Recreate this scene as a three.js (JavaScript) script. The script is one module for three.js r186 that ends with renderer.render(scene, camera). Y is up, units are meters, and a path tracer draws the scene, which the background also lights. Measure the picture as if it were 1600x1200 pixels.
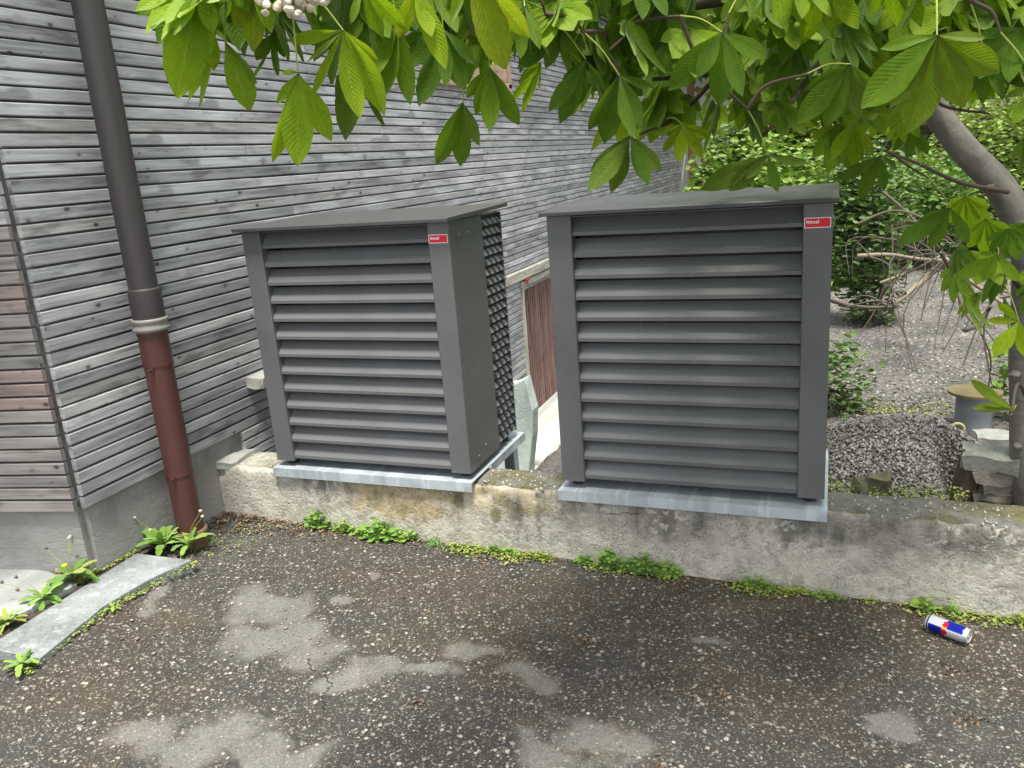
import * as THREE from 'three';
import { mergeGeometries } from 'three/addons/utils/BufferGeometryUtils.js';

// ---------------------------------------------------------------- camera, sky, sun, exposure
const scene = new THREE.Scene();
const EYE = new THREE.Vector3(0, 1.6, 2.875);
const YAW = -0.3836, PITCH = 0.2679, ROLL = -0.0766, FPX = 1265.7;      // measured from the edges of the wall and the cabinets
const FW = new THREE.Vector3(Math.sin(YAW) * Math.cos(PITCH), -Math.sin(PITCH), -Math.cos(YAW) * Math.cos(PITCH));
const R0 = new THREE.Vector3(Math.cos(YAW), 0, Math.sin(YAW)), U0 = R0.clone().cross(FW);
const RT = R0.clone().multiplyScalar(Math.cos(ROLL)).addScaledVector(U0, Math.sin(ROLL));
const UP = R0.clone().multiplyScalar(-Math.sin(ROLL)).addScaledVector(U0, Math.cos(ROLL));
const camera = new THREE.PerspectiveCamera(2 * Math.atan(600 / FPX) * 180 / Math.PI, 4 / 3, 0.05, 300);
camera.position.copy(EYE); camera.up.copy(UP); camera.lookAt(EYE.clone().add(FW));
scene.add(camera);

{ // bright, thinly clouded sky
  const W = 256, H = 128, d = new Float32Array(W * H * 4);
  for (let j = 0; j < H; j++) {
    const el = (j + 0.5) / H * Math.PI - Math.PI / 2, s = Math.sin(el);
    for (let i = 0; i < W; i++) {
      const k = (j * W + i) * 4, t = Math.max(0, s), a = i / W * Math.PI * 2;
      const c = 1 + 0.06 * Math.sin(a * 5 + 9 * t) * Math.sin(7 * t + 2 * a);
      const l = 0.78 * (0.95 + 0.25 * t) * c * (s < 0 ? 0.6 : 1);
      d[k] = l * 0.95; d[k + 1] = l * 0.985; d[k + 2] = l * 1.04; d[k + 3] = 1;
    }
  }
  const sky = new THREE.DataTexture(d, W, H, THREE.RGBAFormat, THREE.FloatType);
  sky.mapping = THREE.EquirectangularReflectionMapping; sky.magFilter = THREE.LinearFilter; sky.needsUpdate = true;
  scene.background = sky; scene.environment = sky;
}
const sun = new THREE.DirectionalLight(new THREE.Color(1, 0.95, 0.86), 4.8);
sun.position.set(0.8, 8.0, 2.2); sun.target.position.set(0, 0, 0);
sun.castShadow = true; sun.shadow.radius = 28; sun.shadow.mapSize.set(2048, 2048);
Object.assign(sun.shadow.camera, { left: -14, right: 14, top: 14, bottom: -14, near: 0.5, far: 40 });
scene.add(sun, sun.target);
const renderer = new THREE.WebGLRenderer({ antialias: true });
renderer.toneMapping = THREE.LinearToneMapping;
renderer.toneMappingExposure = 1.7;
renderer.shadowMap.enabled = true;

// ---------------------------------------------------------------- helpers
let seed = 7;
const rnd = () => { seed = (seed + 0x6D2B79F5) | 0; let t = Math.imul(seed ^ (seed >>> 15), 1 | seed); t = (t + Math.imul(t ^ (t >>> 7), 61 | t)) ^ t; return ((t ^ (t >>> 14)) >>> 0) / 4294967296; };
const rr = (a, b) => a + (b - a) * rnd();
const clamp = (x, a = 0, b = 1) => Math.min(b, Math.max(a, x));
const sm = (a, b, x) => { const t = clamp((x - a) / (b - a)); return t * t * (3 - 2 * t); };
const mix = (a, b, t) => a + (b - a) * t;
const V = (x, y, z) => new THREE.Vector3(x, y, z);
const hash = (x, y, s) => { let h = Math.imul(x, 374761393) + Math.imul(y, 668265263) + Math.imul(s, 1274126177); h = Math.imul(h ^ (h >>> 13), 1274126177); return ((h ^ (h >>> 16)) >>> 0) / 4294967296; };
function noise(x, y, s = 0, px = 0, py = 0) {          // value noise, periodic when px, py are given
  const xi = Math.floor(x), yi = Math.floor(y), fx = x - xi, fy = y - yi;
  const u = fx * fx * (3 - 2 * fx), v = fy * fy * (3 - 2 * fy);
  const w = (a, p) => p ? ((a % p) + p) % p : a;
  const x0 = w(xi, px), x1 = w(xi + 1, px), y0 = w(yi, py), y1 = w(yi + 1, py);
  return mix(mix(hash(x0, y0, s), hash(x1, y0, s), u), mix(hash(x0, y1, s), hash(x1, y1, s), u), v);
}
function fbm(x, y, s = 0, o = 4, px = 0, py = 0) {
  let a = 0, w = 0.5, n = 0;
  for (let i = 0; i < o; i++) { a += w * noise(x, y, s + i * 17, px, py); n += w; w *= 0.5; x *= 2; y *= 2; px *= 2; py *= 2; }
  return a / n;
}
// a pixel of the photograph (1600 x 1200) gives a direction; the distance comes from a plane or a stated length
function dirOf(px, py) { return FW.clone().addScaledVector(RT, (px - 800) / FPX).addScaledVector(UP, -(py - 600) / FPX); }
const at = (px, py, dist) => EYE.clone().addScaledVector(dirOf(px, py).normalize(), dist);
const onY = (px, py, Y) => { const d = dirOf(px, py); return EYE.clone().addScaledVector(d, (Y - EYE.y) / d.y); };
const onZ = (px, py, Z) => { const d = dirOf(px, py); return EYE.clone().addScaledVector(d, (Z - EYE.z) / d.z); };
const onX = (px, py, X) => { const d = dirOf(px, py); return EYE.clone().addScaledVector(d, (X - EYE.x) / d.x); };

const toS = c => { c = clamp(c); return Math.round(255 * (c <= 0.0031308 ? 12.92 * c : 1.055 * Math.pow(c, 1 / 2.4) - 0.055)); };
function tex(w, h, fn, { srgb = true, wrap = THREE.RepeatWrapping } = {}) {   // fn(u, v, out) writes linear rgb
  const d = new Uint8Array(w * h * 4), o = [0, 0, 0];
  for (let j = 0; j < h; j++) for (let i = 0; i < w; i++) {
    fn((i + 0.5) / w, (j + 0.5) / h, o, i, j); const k = (j * w + i) * 4;
    if (srgb) { d[k] = toS(o[0]); d[k + 1] = toS(o[1]); d[k + 2] = toS(o[2]); } else { d[k] = d[k + 1] = d[k + 2] = Math.round(255 * clamp(o[0])); }
    d[k + 3] = 255;
  }
  return dataTex(d, w, h, srgb, wrap);
}
function dataTex(d, w, h, srgb, wrap = THREE.RepeatWrapping) {
  const t = new THREE.DataTexture(d, w, h, THREE.RGBAFormat);
  t.wrapS = t.wrapT = wrap; t.magFilter = THREE.LinearFilter; t.minFilter = THREE.LinearMipmapLinearFilter; t.generateMipmaps = true;
  if (srgb) t.colorSpace = THREE.SRGBColorSpace; t.needsUpdate = true; return t;
}
const lin = (r, g, b) => new THREE.Color().setRGB(r, g, b);
const std = (o) => { const c = o.rgb ? lin(...o.rgb) : lin(1, 1, 1); delete o.rgb; const M = o.clearcoat || o.transmission || o.sheen ? THREE.MeshPhysicalMaterial : THREE.MeshStandardMaterial; return new M({ color: c, side: THREE.DoubleSide, ...o }); };

const taken = {};
const numbered = n => { const k = taken[n] = (taken[n] ?? -1) + 1; return k ? `${n}_${String(k).padStart(3, '0')}` : n; };
function shade(o) { o.castShadow = o.receiveShadow = true; return o; }
function thing(name, label, category, pos = [0, 0, 0], group) {
  const g = new THREE.Group(); g.name = numbered(name); g.position.set(...(pos.isVector3 ? pos.toArray() : pos)); scene.add(g);
  g.userData = { label, category }; if (group) g.userData.group = group; return g;
}
function part(name, geo, mat, parent, pos) { const m = shade(new THREE.Mesh(geo, mat)); m.name = name; if (pos) m.position.set(...(pos.isVector3 ? pos.toArray() : pos)); parent.add(m); return m; }
function single(name, label, category, geo, mat, pos, group) { const m = part(numbered(name), geo, mat, scene, pos); m.userData = { label, category }; if (group) m.userData.group = group; return m; }
function structure(name, geo, mat, pos) { const m = part(name, geo, mat, scene, pos); m.userData.kind = 'structure'; return m; }
function stuff(name, m, parent, label, category) { m.name = parent === scene ? numbered(name) : name; shade(m); parent.add(m); m.userData = { kind: 'stuff' }; if (label) Object.assign(m.userData, { label, category }); return m; }

// indexed grid: f(i/n, j/m) -> [x, y, z, u, v]
function grid(n, m, f) {
  const p = [], uv = [], ix = [];
  for (let j = 0; j <= m; j++) for (let i = 0; i <= n; i++) { const a = f(i / n, j / m); p.push(a[0], a[1], a[2]); uv.push(a[3] ?? i / n, a[4] ?? j / m); }
  for (let j = 0; j < m; j++) for (let i = 0; i < n; i++) { const a = j * (n + 1) + i, b = a + 1, c = a + n + 1, d = c + 1; ix.push(a, b, d, a, d, c); }
  const g = new THREE.BufferGeometry(); g.setAttribute('position', new THREE.Float32BufferAttribute(p, 3)); g.setAttribute('uv', new THREE.Float32BufferAttribute(uv, 2)); g.setIndex(ix); g.computeVertexNormals(); return g;
}
// straight bar with a chamfered box section; size (sx, sy, sz), centre at the origin, uv in metres along its longest side
function bar(sx, sy, sz, ch = 0.002, uo = 0, vo = 0) {
  const ax = sx >= sy && sx >= sz ? 0 : sy >= sz ? 1 : 2, L = [sx, sy, sz][ax];
  const w = [sx, sy, sz][(ax + 1) % 3] / 2, h = [sx, sy, sz][(ax + 2) % 3] / 2, c = Math.min(ch, w * 0.45, h * 0.45);
  const prof = [[w - c, -h], [w, -h + c], [w, h - c], [w - c, h], [-w + c, h], [-w, h - c], [-w, -h + c], [-w + c, -h]];
  const p = [], uv = [], put = (l, q, u, v) => { const a = [0, 0, 0]; a[ax] = l; a[(ax + 1) % 3] = q[0]; a[(ax + 2) % 3] = q[1]; p.push(...a); uv.push(u, v); };
  let s = 0;
  for (let i = 0; i < 8; i++) {
    const a = prof[i], b = prof[(i + 1) % 8], e = Math.hypot(b[0] - a[0], b[1] - a[1]);
    const q = [[-L / 2, a, s], [L / 2, a, s], [L / 2, b, s + e], [-L / 2, a, s], [L / 2, b, s + e], [-L / 2, b, s + e]].reverse();
    for (const [l, t, v] of q) put(l, t, uo + l, vo + v);
    s += e;
  }
  for (const sg of [-1, 1]) for (let i = 1; i < 7; i++) { const tri = sg > 0 ? [0, i, i + 1] : [0, i + 1, i]; for (const k of tri) put(sg * L / 2, prof[k], uo + prof[k][0], vo + prof[k][1]); }
  const g = new THREE.BufferGeometry(); g.setAttribute('position', new THREE.Float32BufferAttribute(p, 3)); g.setAttribute('uv', new THREE.Float32BufferAttribute(uv, 2)); g.computeVertexNormals(); return g;
}
const moved = (g, x, y, z) => g.translate(x, y, z);
// profile in (z, y) swept along x
function sweepX(prof, x0, x1, closed = true) {
  const s = new THREE.Shape(prof.map(([z, y]) => new THREE.Vector2(-z, y)));
  const g = new THREE.ExtrudeGeometry(s, { depth: x1 - x0, bevelEnabled: false }); g.rotateY(Math.PI / 2); g.translate(x0, 0, 0);
  const p = g.attributes.position, uv = g.attributes.uv; for (let i = 0; i < p.count; i++) uv.setXY(i, p.getX(i), p.getY(i) - p.getZ(i)); return g;
}
function tube(points, r0, r1, seg = 16, rad = 8, wob = 0) {
  const cv = points.length > 2 ? new THREE.CatmullRomCurve3(points) : new THREE.LineCurve3(points[0], points[1]);
  const fr = cv.computeFrenetFrames(seg), L = cv.getLength();
  return grid(rad, seg + 2, (u, w) => {                        // first and last ring close the ends
    const k = Math.round(w * (seg + 2)) - 1, i = clamp(k, 0, seg), v = i / seg, c = cv.getPointAt(v), r = (k < 0 || k > seg ? .02 : 1) * mix(r0, r1, v) * (1 + wob * (noise(u * 5, v * 14, 3, 5) - 0.5)), a = u * Math.PI * 2;
    c.addScaledVector(fr.normals[i], Math.cos(a) * r).addScaledVector(fr.binormals[i], Math.sin(a) * r); return [c.x, c.y, c.z, u * 2 * Math.PI * mix(r0, r1, .5), v * L];
  });
}
function instanced(geo, mat, list) {      // list of Matrix4 or [Matrix4, Color]
  const m = new THREE.InstancedMesh(geo, mat, list.length);
  list.forEach((e, i) => { if (Array.isArray(e)) { m.setMatrixAt(i, e[0]); m.setColorAt(i, e[1]); } else m.setMatrixAt(i, e); });
  return m;
}
const TRS = (p, e, s) => new THREE.Matrix4().compose(p, new THREE.Quaternion().setFromEuler(new THREE.Euler(...e)), s.isVector3 ? s : V(s, s, s));
function rock(r, sq = 0.6, s = 1, det = 1) {
  const g = new THREE.IcosahedronGeometry(1, det), p = g.attributes.position, n = [];
  for (let i = 0; i < p.count; i++) { const x = p.getX(i), y = p.getY(i), z = p.getZ(i), k = 0.75 + 0.5 * noise(x * 1.4 + s * 9 + 20, y * 1.4 + z * 1.7 + 30, s); p.setXYZ(i, x * k * r, y * k * r * sq, z * k * r); }
  g.computeVertexNormals(); return g;
}

// ---------------------------------------------------------------- textures and materials
const groundY = (x, z = 0) => -0.0253 * (clamp(x, -4, 4) + 1) + .10 * sm(0, .95, z) * sm(-1.9, -2.75, x);
// driveway: old asphalt with exposed pebbles, dark moss film and paler bare patches; covers x -3.4..1.4, z -0.3..2.1 at 2048 x 1024
const DX0 = -3.4, DXW = 4.8, DZ0 = -0.3, DZW = 2.4;
const PATCHES = [[470, 1000, .20, .17], [425, 965, .17, .11], [400, 1010, .14, .16], [620, 1050, .17, .10], [560, 1060, .12, .08], [545, 935, .09, .06], [430, 1130, .20, .10], [360, 1160, .2, .12], [500, 1170, .16, .07], [740, 1010, .13, .08], [690, 1045, .10, .06], [800, 1060, .10, .10], [900, 1150, .13, .10], [850, 1190, .14, .08], [1360, 1105, .10, .08], [590, 890, .05, .03], [1330, 1080, .07, .05], [1150, 980, .10, .05], [250, 1150, .16, .12], [230, 960, .06, .05]]
  .map(([x, y, a, b]) => { const p = onY(x, y, 0.01); return [p.x, p.z, a, b]; });
const bareMask = (() => {
  const W = 1024, H = 512, m = new Float32Array(W * H);
  for (let j = 0; j < H; j++) for (let i = 0; i < W; i++) {
    const x = DX0 + (i + .5) / W * DXW, z = DZ0 + (j + .5) / H * DZW, wx = x + .5 * (fbm(x * 3.2, z * 3.2, 41, 5) - .5), wz = z + .42 * (fbm(x * 3.2, z * 3.2, 61, 5) - .5); let q = 0;
    for (const [px, pz, a, b] of PATCHES) q = Math.max(q, 1 - sm(.25, 1.45, Math.hypot((wx - px) / a, (wz - pz) / b)));
    m[j * W + i] = sm(.22, .88, q * .92 + 1.1 * (fbm(x * 11, z * 11, 5, 5) - .5)) * .8 + .12 * sm(.55, .8, fbm(x * 5, z * 5, 66, 4));
  }
  return { W, H, m };
})();
function bareness(x, z) { const i = (x - DX0) / DXW * bareMask.W - .5, j = (z - DZ0) / DZW * bareMask.H - .5, i0 = clamp(Math.floor(i), 0, bareMask.W - 2), j0 = clamp(Math.floor(j), 0, bareMask.H - 2), u = clamp(i - i0), v = clamp(j - j0), q = (a, b) => bareMask.m[(j0 + b) * bareMask.W + i0 + a]; return mix(mix(q(0, 0), q(1, 0), u), mix(q(0, 1), q(1, 1), u), v); }
const asphalt = (() => {
  const W = 2048, H = 1024, c = new Float32Array(W * H * 3), hgt = new Float32Array(W * H);
  for (let j = 0; j < H; j++) for (let i = 0; i < W; i++) {
    const x = DX0 + (i + .5) / W * DXW, z = DZ0 + (j + .5) / H * DZW, k = j * W + i;
    const b = bareness(x, z), n1 = fbm(x * 9, z * 9, 1, 3), n2 = noise(x * 190, z * 190, 2), n3 = noise(x * 420, z * 420, 3);
    const brown = sm(.42, .68, fbm(x * 3.1 + 7, z * 3.1, 9, 4)) * 0.8 + 0.9 * (1 - sm(0, .32, z + .1 * (n1 - .5))) * sm(-1.2, .3, x);
    const g = mix(0.024 + .018 * n1, 0.125 + .05 * n1, b) * (0.62 + 0.42 * n2 + 0.36 * n3), q = clamp(brown) * (1 - b);
    c[k * 3] = g * (mix(1.05, 1.0, b) + .30 * q); c[k * 3 + 1] = g * (mix(0.98, .985, b) + .04 * q); c[k * 3 + 2] = g * (mix(.87, .93, b) - .22 * q); hgt[k] = 0.30 + 0.22 * n2 + 0.1 * n3 + .1 * b;
  }
  const tones = [[.28, .265, .23], [.36, .34, .29], [.21, .20, .175], [.15, .142, .128], [.30, .255, .195], [.46, .43, .37], [.11, .102, .09], [.24, .21, .165]];
  for (let s = 0; s < 190000; s++) {                     // the aggregate: small stones set in the binder
    const x = DX0 + rnd() * DXW, z = DZ0 + rnd() * DZW, b = bareness(x, z); if (rnd() < .45 * b) continue;
    const big = rnd(), r = (big < .72 ? rr(.0009, .0021) : big < .945 ? rr(.0021, .0038) : rr(.0042, .0075)) * (b > .5 ? .7 : 1), e = rr(.55, 1), an = rr(0, 3.14), t = tones[s % 8], l = rr(.38, 1.05);
    const ci = (x - DX0) / DXW * W, cj = (z - DZ0) / DZW * H, R = Math.ceil(r / DXW * W) + 1, ca = Math.cos(an), sa = Math.sin(an), rp = r / DXW * W;
    for (let dj = -R; dj <= R; dj++) for (let di = -R; di <= R; di++) {
      const i = Math.round(ci) + di, j = Math.round(cj) + dj; if (i < 0 || j < 0 || i >= W || j >= H) continue;
      const ux = i - ci, uy = j - cj, dd = Math.hypot(ux * ca + uy * sa, (-ux * sa + uy * ca) / e) / Math.max(rp, .7); if (dd > 1.15) continue;
      const k = j * W + i, w = 1 - sm(.7, 1.15, dd); for (let q = 0; q < 3; q++) c[k * 3 + q] = mix(c[k * 3 + q], t[q] * l, w); hgt[k] = mix(hgt[k], .55 + .4 * (1 - dd * dd * .6), w);
    }
  }
  const cracks = [[[505, 1048], [518, 1070], [500, 1088], [508, 1110]], [[480, 1030], [492, 1052]], [[1010, 1052], [1040, 1085]]];
  for (const cr of cracks) for (let s = 0; s < cr.length - 1; s++) {
    const a = onY(...cr[s], 0.01), b = onY(...cr[s + 1], 0.01);
    for (let t = 0; t < 1; t += .004) { const x = mix(a.x, b.x, t) + .012 * (noise(t * 9 + s * 7, s, 77) - .5), z = mix(a.z, b.z, t) + .012 * (noise(t * 9, s + 5, 78) - .5), i = Math.round((x - DX0) / DXW * W), j = Math.round((z - DZ0) / DZW * H); if (i > 0 && j > 0 && i < W && j < H) { const k = j * W + i; hgt[k] = 0; c[k * 3] *= .4; c[k * 3 + 1] *= .4; c[k * 3 + 2] *= .4; } }
  }
  const d = new Uint8Array(W * H * 4), e = new Uint8Array(W * H * 4);
  for (let k = 0; k < W * H; k++) { for (let q = 0; q < 3; q++) { d[k * 4 + q] = toS(c[k * 3 + q]); e[k * 4 + q] = 255 * clamp(hgt[k]); } d[k * 4 + 3] = e[k * 4 + 3] = 255; }
  return std({ map: dataTex(d, W, H, true, THREE.MirroredRepeatWrapping), bumpMap: dataTex(e, W, H, false, THREE.MirroredRepeatWrapping), bumpScale: 0.006, roughness: .92 });
})();

// weathered larch boards, 1 m x 1 m tile: u along the grain
const woodHeight = (u, v) => fbm(u * 3, v * 96, 11, 3, 3, 96) * .7 + fbm(u * 14, v * 220, 12, 2, 14, 220) * .3;
const KNOTS = Array.from({ length: 30 }, () => [rnd(), rnd(), rr(.003, .010), rr(.3, .95)]);
function knot(u, v) { let k = 0; for (const [a, b, r, s] of KNOTS) { let du = Math.abs(u - a), dv = Math.abs(v - b); du = Math.min(du, 1 - du); dv = Math.min(dv, 1 - dv); const d = Math.hypot(du / 1.6, dv) / r; if (d < 2.6) k = Math.max(k, s * ((1 - sm(.5, 1.1, d)) + .35 * (1 - sm(.8, 2.6, d)) * (0.5 + .5 * Math.sin(d * 9)))); } return k; }
const woodC = tex(1024, 1024, (u, v, o) => {
  const g = woodHeight(u, v), st = fbm(u * 4, v * 22, 13, 4, 4, 22), kn = knot(u, v), bl = sm(.55, .8, fbm(u * 7, v * 30, 19, 4, 7, 30));
  const l = (0.17 + .33 * g + .30 * (st - .5)) * (1 - .75 * kn) * (1 - .42 * bl); o[0] = l * 1.0; o[1] = l * .995; o[2] = l * .985;
});
const woodB = tex(1024, 1024, (u, v, o) => { o[0] = .25 + .6 * woodHeight(u, v) - .3 * knot(u, v); }, { srgb: false });
const woodTones = [[1.08, 1.11, 1.16], [1.28, 1.31, 1.36], [.88, .90, .95], [1.16, 1.17, 1.17], [1.0, 1.02, 1.06], [1.38, 1.40, 1.43]];
const WOOD = woodTones.map(rgb => std({ rgb, map: woodC, bumpMap: woodB, bumpScale: .0016, roughness: .82 }));
const WOODWARM = [[.66, .62, .60], [.72, .66, .62], [.58, .55, .53], [.66, .65, .64], [.70, .54, .50]].map(rgb => std({ rgb, map: woodC, bumpMap: woodB, bumpScale: .0016, roughness: .8 }));
const CREAMWOOD = std({ rgb: [1.25, 1.2, 1.05], map: woodC, bumpMap: woodB, bumpScale: .001, roughness: .75 });
const ORANGEWOOD = std({ rgb: [1.5, 1.05, .74], map: woodC, bumpMap: woodB, bumpScale: .001, roughness: .7 });
const REDWOOD = [[.60, .36, .32], [.66, .40, .35], [.52, .32, .29]].map(rgb => std({ rgb, map: woodC, bumpMap: woodB, bumpScale: .001, roughness: .7 }));
const BROWNPOST = std({ rgb: [.62, .30, .19], map: woodC, bumpMap: woodB, bumpScale: .001, roughness: .75 });
const BACKING = WOOD[3];                                             // sheathing of the same old timber behind the boards

// generic grey concrete, 1 m tile
const concC = tex(768, 768, (u, v, o) => { const n = fbm(u * 5, v * 5, 21, 5, 5, 5), f = noise(u * 190, v * 190, 22, 190, 190), s = sm(.5, .75, fbm(u * 9, v * 3, 23, 4, 9, 3)), l = (.27 + .12 * (n - .5)) * (.9 + .2 * f) * (1 - .22 * s); o[0] = l; o[1] = l * 1.0; o[2] = l * .94; });
const concB = tex(512, 512, (u, v, o) => { o[0] = .5 + .5 * (fbm(u * 40, v * 40, 24, 3, 40, 40) - .5) - .5 * sm(.82, .9, noise(u * 90, v * 90, 25, 90, 90)); }, { srgb: false });
const CONCRETE = std({ map: concC, bumpMap: concB, bumpScale: .0025, roughness: .9 });
const PALECONC = std({ rgb: [1.5, 1.5, 1.47], map: concC, bumpMap: concB, bumpScale: .002, roughness: .9 });
const BLUERENDER = std({ rgb: [1.75, 2.05, 2.05], map: concC, bumpMap: concB, bumpScale: .003, roughness: .95 });
const WHITEWALL = std({ rgb: [1.9, 1.88, 1.75], map: concC, roughness: .95 });

// low wall: lower half of the texture is the front face, upper half the top; x -2.8..1.6
const WX0 = -2.8, WXW = 4.4, WH = .42, WT = .26;
const blot = (x, y, cx, cy, a, b) => 1 - sm(.5, 1.15, Math.hypot((x - cx) / a, (y - cy) / b) + .55 * (fbm(x * 22, y * 22, 33, 4) - .5));
const WALLMAT = (() => {
  const fine = (u, v) => noise(u * 820, v * 160, 31);
  const C = tex(2048, 512, (u, v, o) => {
    const x = WX0 + u * WXW;
    if (v < .5) {
      const y = -.1 + v * 2 * WH, n = fbm(x * 9, y * 9, 34, 5), m = fbm(x * 26, y * 26, 35, 4), str = fbm(x * 34, y * 5, 36, 4);
      const fresh = 1 - sm(-2.42, -2.1, x + .25 * (n - .5));                                         // paler, younger mortar at the house
      let l = mix(.40, .52, fresh * .9) * (.66 + .62 * m);
      const lich = sm(.48, .62, fbm(x * 15, y * 20, 38, 5)) * (1 - fresh); l = mix(l, .52, lich * .6);
      const grime = clamp(sm(.40, .70, n * .55 + str * .35 + .6 * (y - .18)) * (1 - .8 * fresh)); l *= 1 - .58 * grime;
      const br = clamp(blot(x, y, -1.72, .22, .36, .13) + .8 * blot(x, y, -1.25, .24, .3, .1)) * (1 - .5 * lich);
      const gr = clamp(blot(x, y, -1.28, .17, .03, .045) + .5 * blot(x, y, -1.86, .2, .05, .05));
      const dk = clamp(.8 * blot(x, y, .25, .25, .35, .1) + .7 * blot(x, y, .75, .24, .4, .11) + .5 * blot(x, y, -.75, .2, .5, .08) + .5 * blot(x, y, -2.12, .22, .07, .1));
      l *= 1 - .5 * dk; const cr = Math.abs(y - (.215 + .16 * (x + .78)) - .012 * noise(x * 60, 2, 39)) < .0022 && x > -.80 && x < -.66 ? .25 : 1;
      const fl = sm(.56, .63, fbm(x * 48, y * 48, 137, 5)) * sm(.40, .56, fbm(x * 7, y * 9, 138, 3)) * (1 - .7 * fresh), pit = sm(.66, .74, noise(x * 150, y * 150, 139)) * sm(.42, .6, fbm(x * 12, y * 12, 140, 3));
      l = mix(l, Math.max(l, .50), .75 * fl) * (1 - .3 * pit); l *= cr * (.74 + .52 * noise(x * 430, y * 430, 37));
      o[0] = l * mix(1.02, .92, br); o[1] = l * mix(.965, .76, br); o[2] = l * mix(.83, .46, br);
      if (gr > 0) { o[0] = mix(o[0], .10, gr * .7); o[1] = mix(o[1], .115, gr * .7); o[2] = mix(o[2], .025, gr * .7); }
    } else {
      const z = (v - .5) * 2 * WT, n = fbm(x * 8, z * 8, 44, 4), m = fbm(x * 40, z * 40, 45, 4), f = noise(x * 330, z * 330, 46);
      const fresh = 1 - sm(-2.55, -2.3, x + .2 * (n - .5)); let l = mix(.16, .38, fresh) * (.55 + .7 * m) * (.7 + .6 * f);
      const moss = clamp(sm(.42, .62, n) * (1 - fresh)) * .8 + .5 * blot(x, z, .9, .1, .3, .1);
      o[0] = l * mix(1, .80, moss); o[1] = l * mix(.97, .74, moss); o[2] = l * mix(.86, .32, moss);
    }
  }, { wrap: THREE.MirroredRepeatWrapping });
  const B = tex(2048, 512, (u, v, o) => { const x = WX0 + u * WXW, y = v; o[0] = .5 + .7 * (fbm(x * 60, y * 52, 47, 5) - .5) - .3 * sm(.72, .84, noise(x * 130, y * 110, 48)); }, { srgb: false, wrap: THREE.MirroredRepeatWrapping });
  return std({ map: C, bumpMap: B, bumpScale: .004, roughness: .93 });
})();

// spangled zinc
const ZINC = (() => {
  const pts = Array.from({ length: 420 }, () => [rnd(), rnd(), rnd()]), G = 20, cell = Array.from({ length: G * G }, () => []);
  pts.forEach(p => cell[Math.floor(p[1] * G) * G + Math.floor(p[0] * G)].push(p));
  const C = tex(512, 512, (u, v, o) => {
    let best = 9, t = 0; const ci = Math.floor(u * G), cj = Math.floor(v * G);
    for (let a = -2; a <= 2; a++) for (let b = -2; b <= 2; b++) for (const p of cell[((cj + b + G) % G) * G + (ci + a + G) % G]) { let dx = Math.abs(u - p[0]), dy = Math.abs(v - p[1]); dx = Math.min(dx, 1 - dx); dy = Math.min(dy, 1 - dy); const d = dx * dx + dy * dy * .5; if (d < best) { best = d; t = p[2]; } }
    const w = fbm(u * 6, v * 6, 51, 4, 6, 6), st = sm(.55, .75, fbm(u * 40, v * 3, 52, 3, 40, 3)), l = .56 + .12 * t + .24 * (w - .5) + .14 * st; o[0] = l * .87; o[1] = l * .99; o[2] = l * 1.06;
  });
  return std({ map: C, metalness: .45, roughness: .4 });
})();
// anthracite powder coat with a little dust
const dust = tex(512, 512, (u, v, o) => { const n = fbm(u * 7, v * 7, 55, 5, 7, 7), s = sm(.86, .93, noise(u * 130, v * 130, 56, 130, 130)); o[0] = .92 + .26 * (n - .5) + .4 * s; o[1] = o[0]; o[2] = o[0] * .99; });
const rough = tex(256, 256, (u, v, o) => { o[0] = .24 + .2 * fbm(u * 8, v * 8, 57, 4, 8, 8); }, { srgb: false });
const PAINT = std({ rgb: [.128, .132, .137], map: dust, roughnessMap: rough, roughness: .9 });
const PAINTROOF = std({ rgb: [.062, .065, .067], map: tex(768, 512, (u, v, o) => { const n = fbm(u * 9, v * 9, 58, 5), s = sm(.83, .9, noise(u * 150, v * 100, 59)) * sm(.45, .6, n), l = .92 + .16 * (n - .5); o[0] = l + 1.4 * s; o[1] = l + 1.4 * s; o[2] = l * .96 + 1.1 * s; }), roughnessMap: rough, roughness: 1.1 });
const BLACK = std({ rgb: [.012, .012, .012], roughness: .7 });
const RUBBER = std({ rgb: [.015, .015, .016], roughness: .85 });
const STEEL = std({ rgb: [.6, .6, .58], metalness: .9, roughness: .3 });
const BARK = std({
  map: tex(512, 1024, (u, v, o) => { const n = fbm(u * 6, v * 10, 61, 5, 6, 10), c = sm(.62, .7, noise(u * 4, v * 42, 62, 4, 42)), b = sm(.5, .66, fbm(u * 5, v * 4, 63, 4, 5, 4)), l = (.10 + .10 * n) * (1 - .12 * c) * (1 + .45 * b); o[0] = l * 1.08; o[1] = l; o[2] = l * .88; }),
  bumpMap: tex(512, 1024, (u, v, o) => { o[0] = .5 + .6 * (fbm(u * 16, v * 28, 64, 4, 16, 28) - .5) - .15 * sm(.6, .72, noise(u * 4, v * 42, 62, 4, 42)); }, { srgb: false }), bumpScale: .006, roughness: .9 });
for (const t of [BARK.map, BARK.bumpMap]) { t.repeat.set(2, .9); }
const TWIG = std({ rgb: [.075, .055, .04], roughness: .9 });
const DEADWOOD = std({ rgb: [.10, .082, .064], roughness: .95 });
const DEADPALE = std({ rgb: [.22, .18, .135], roughness: .95 });

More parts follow.
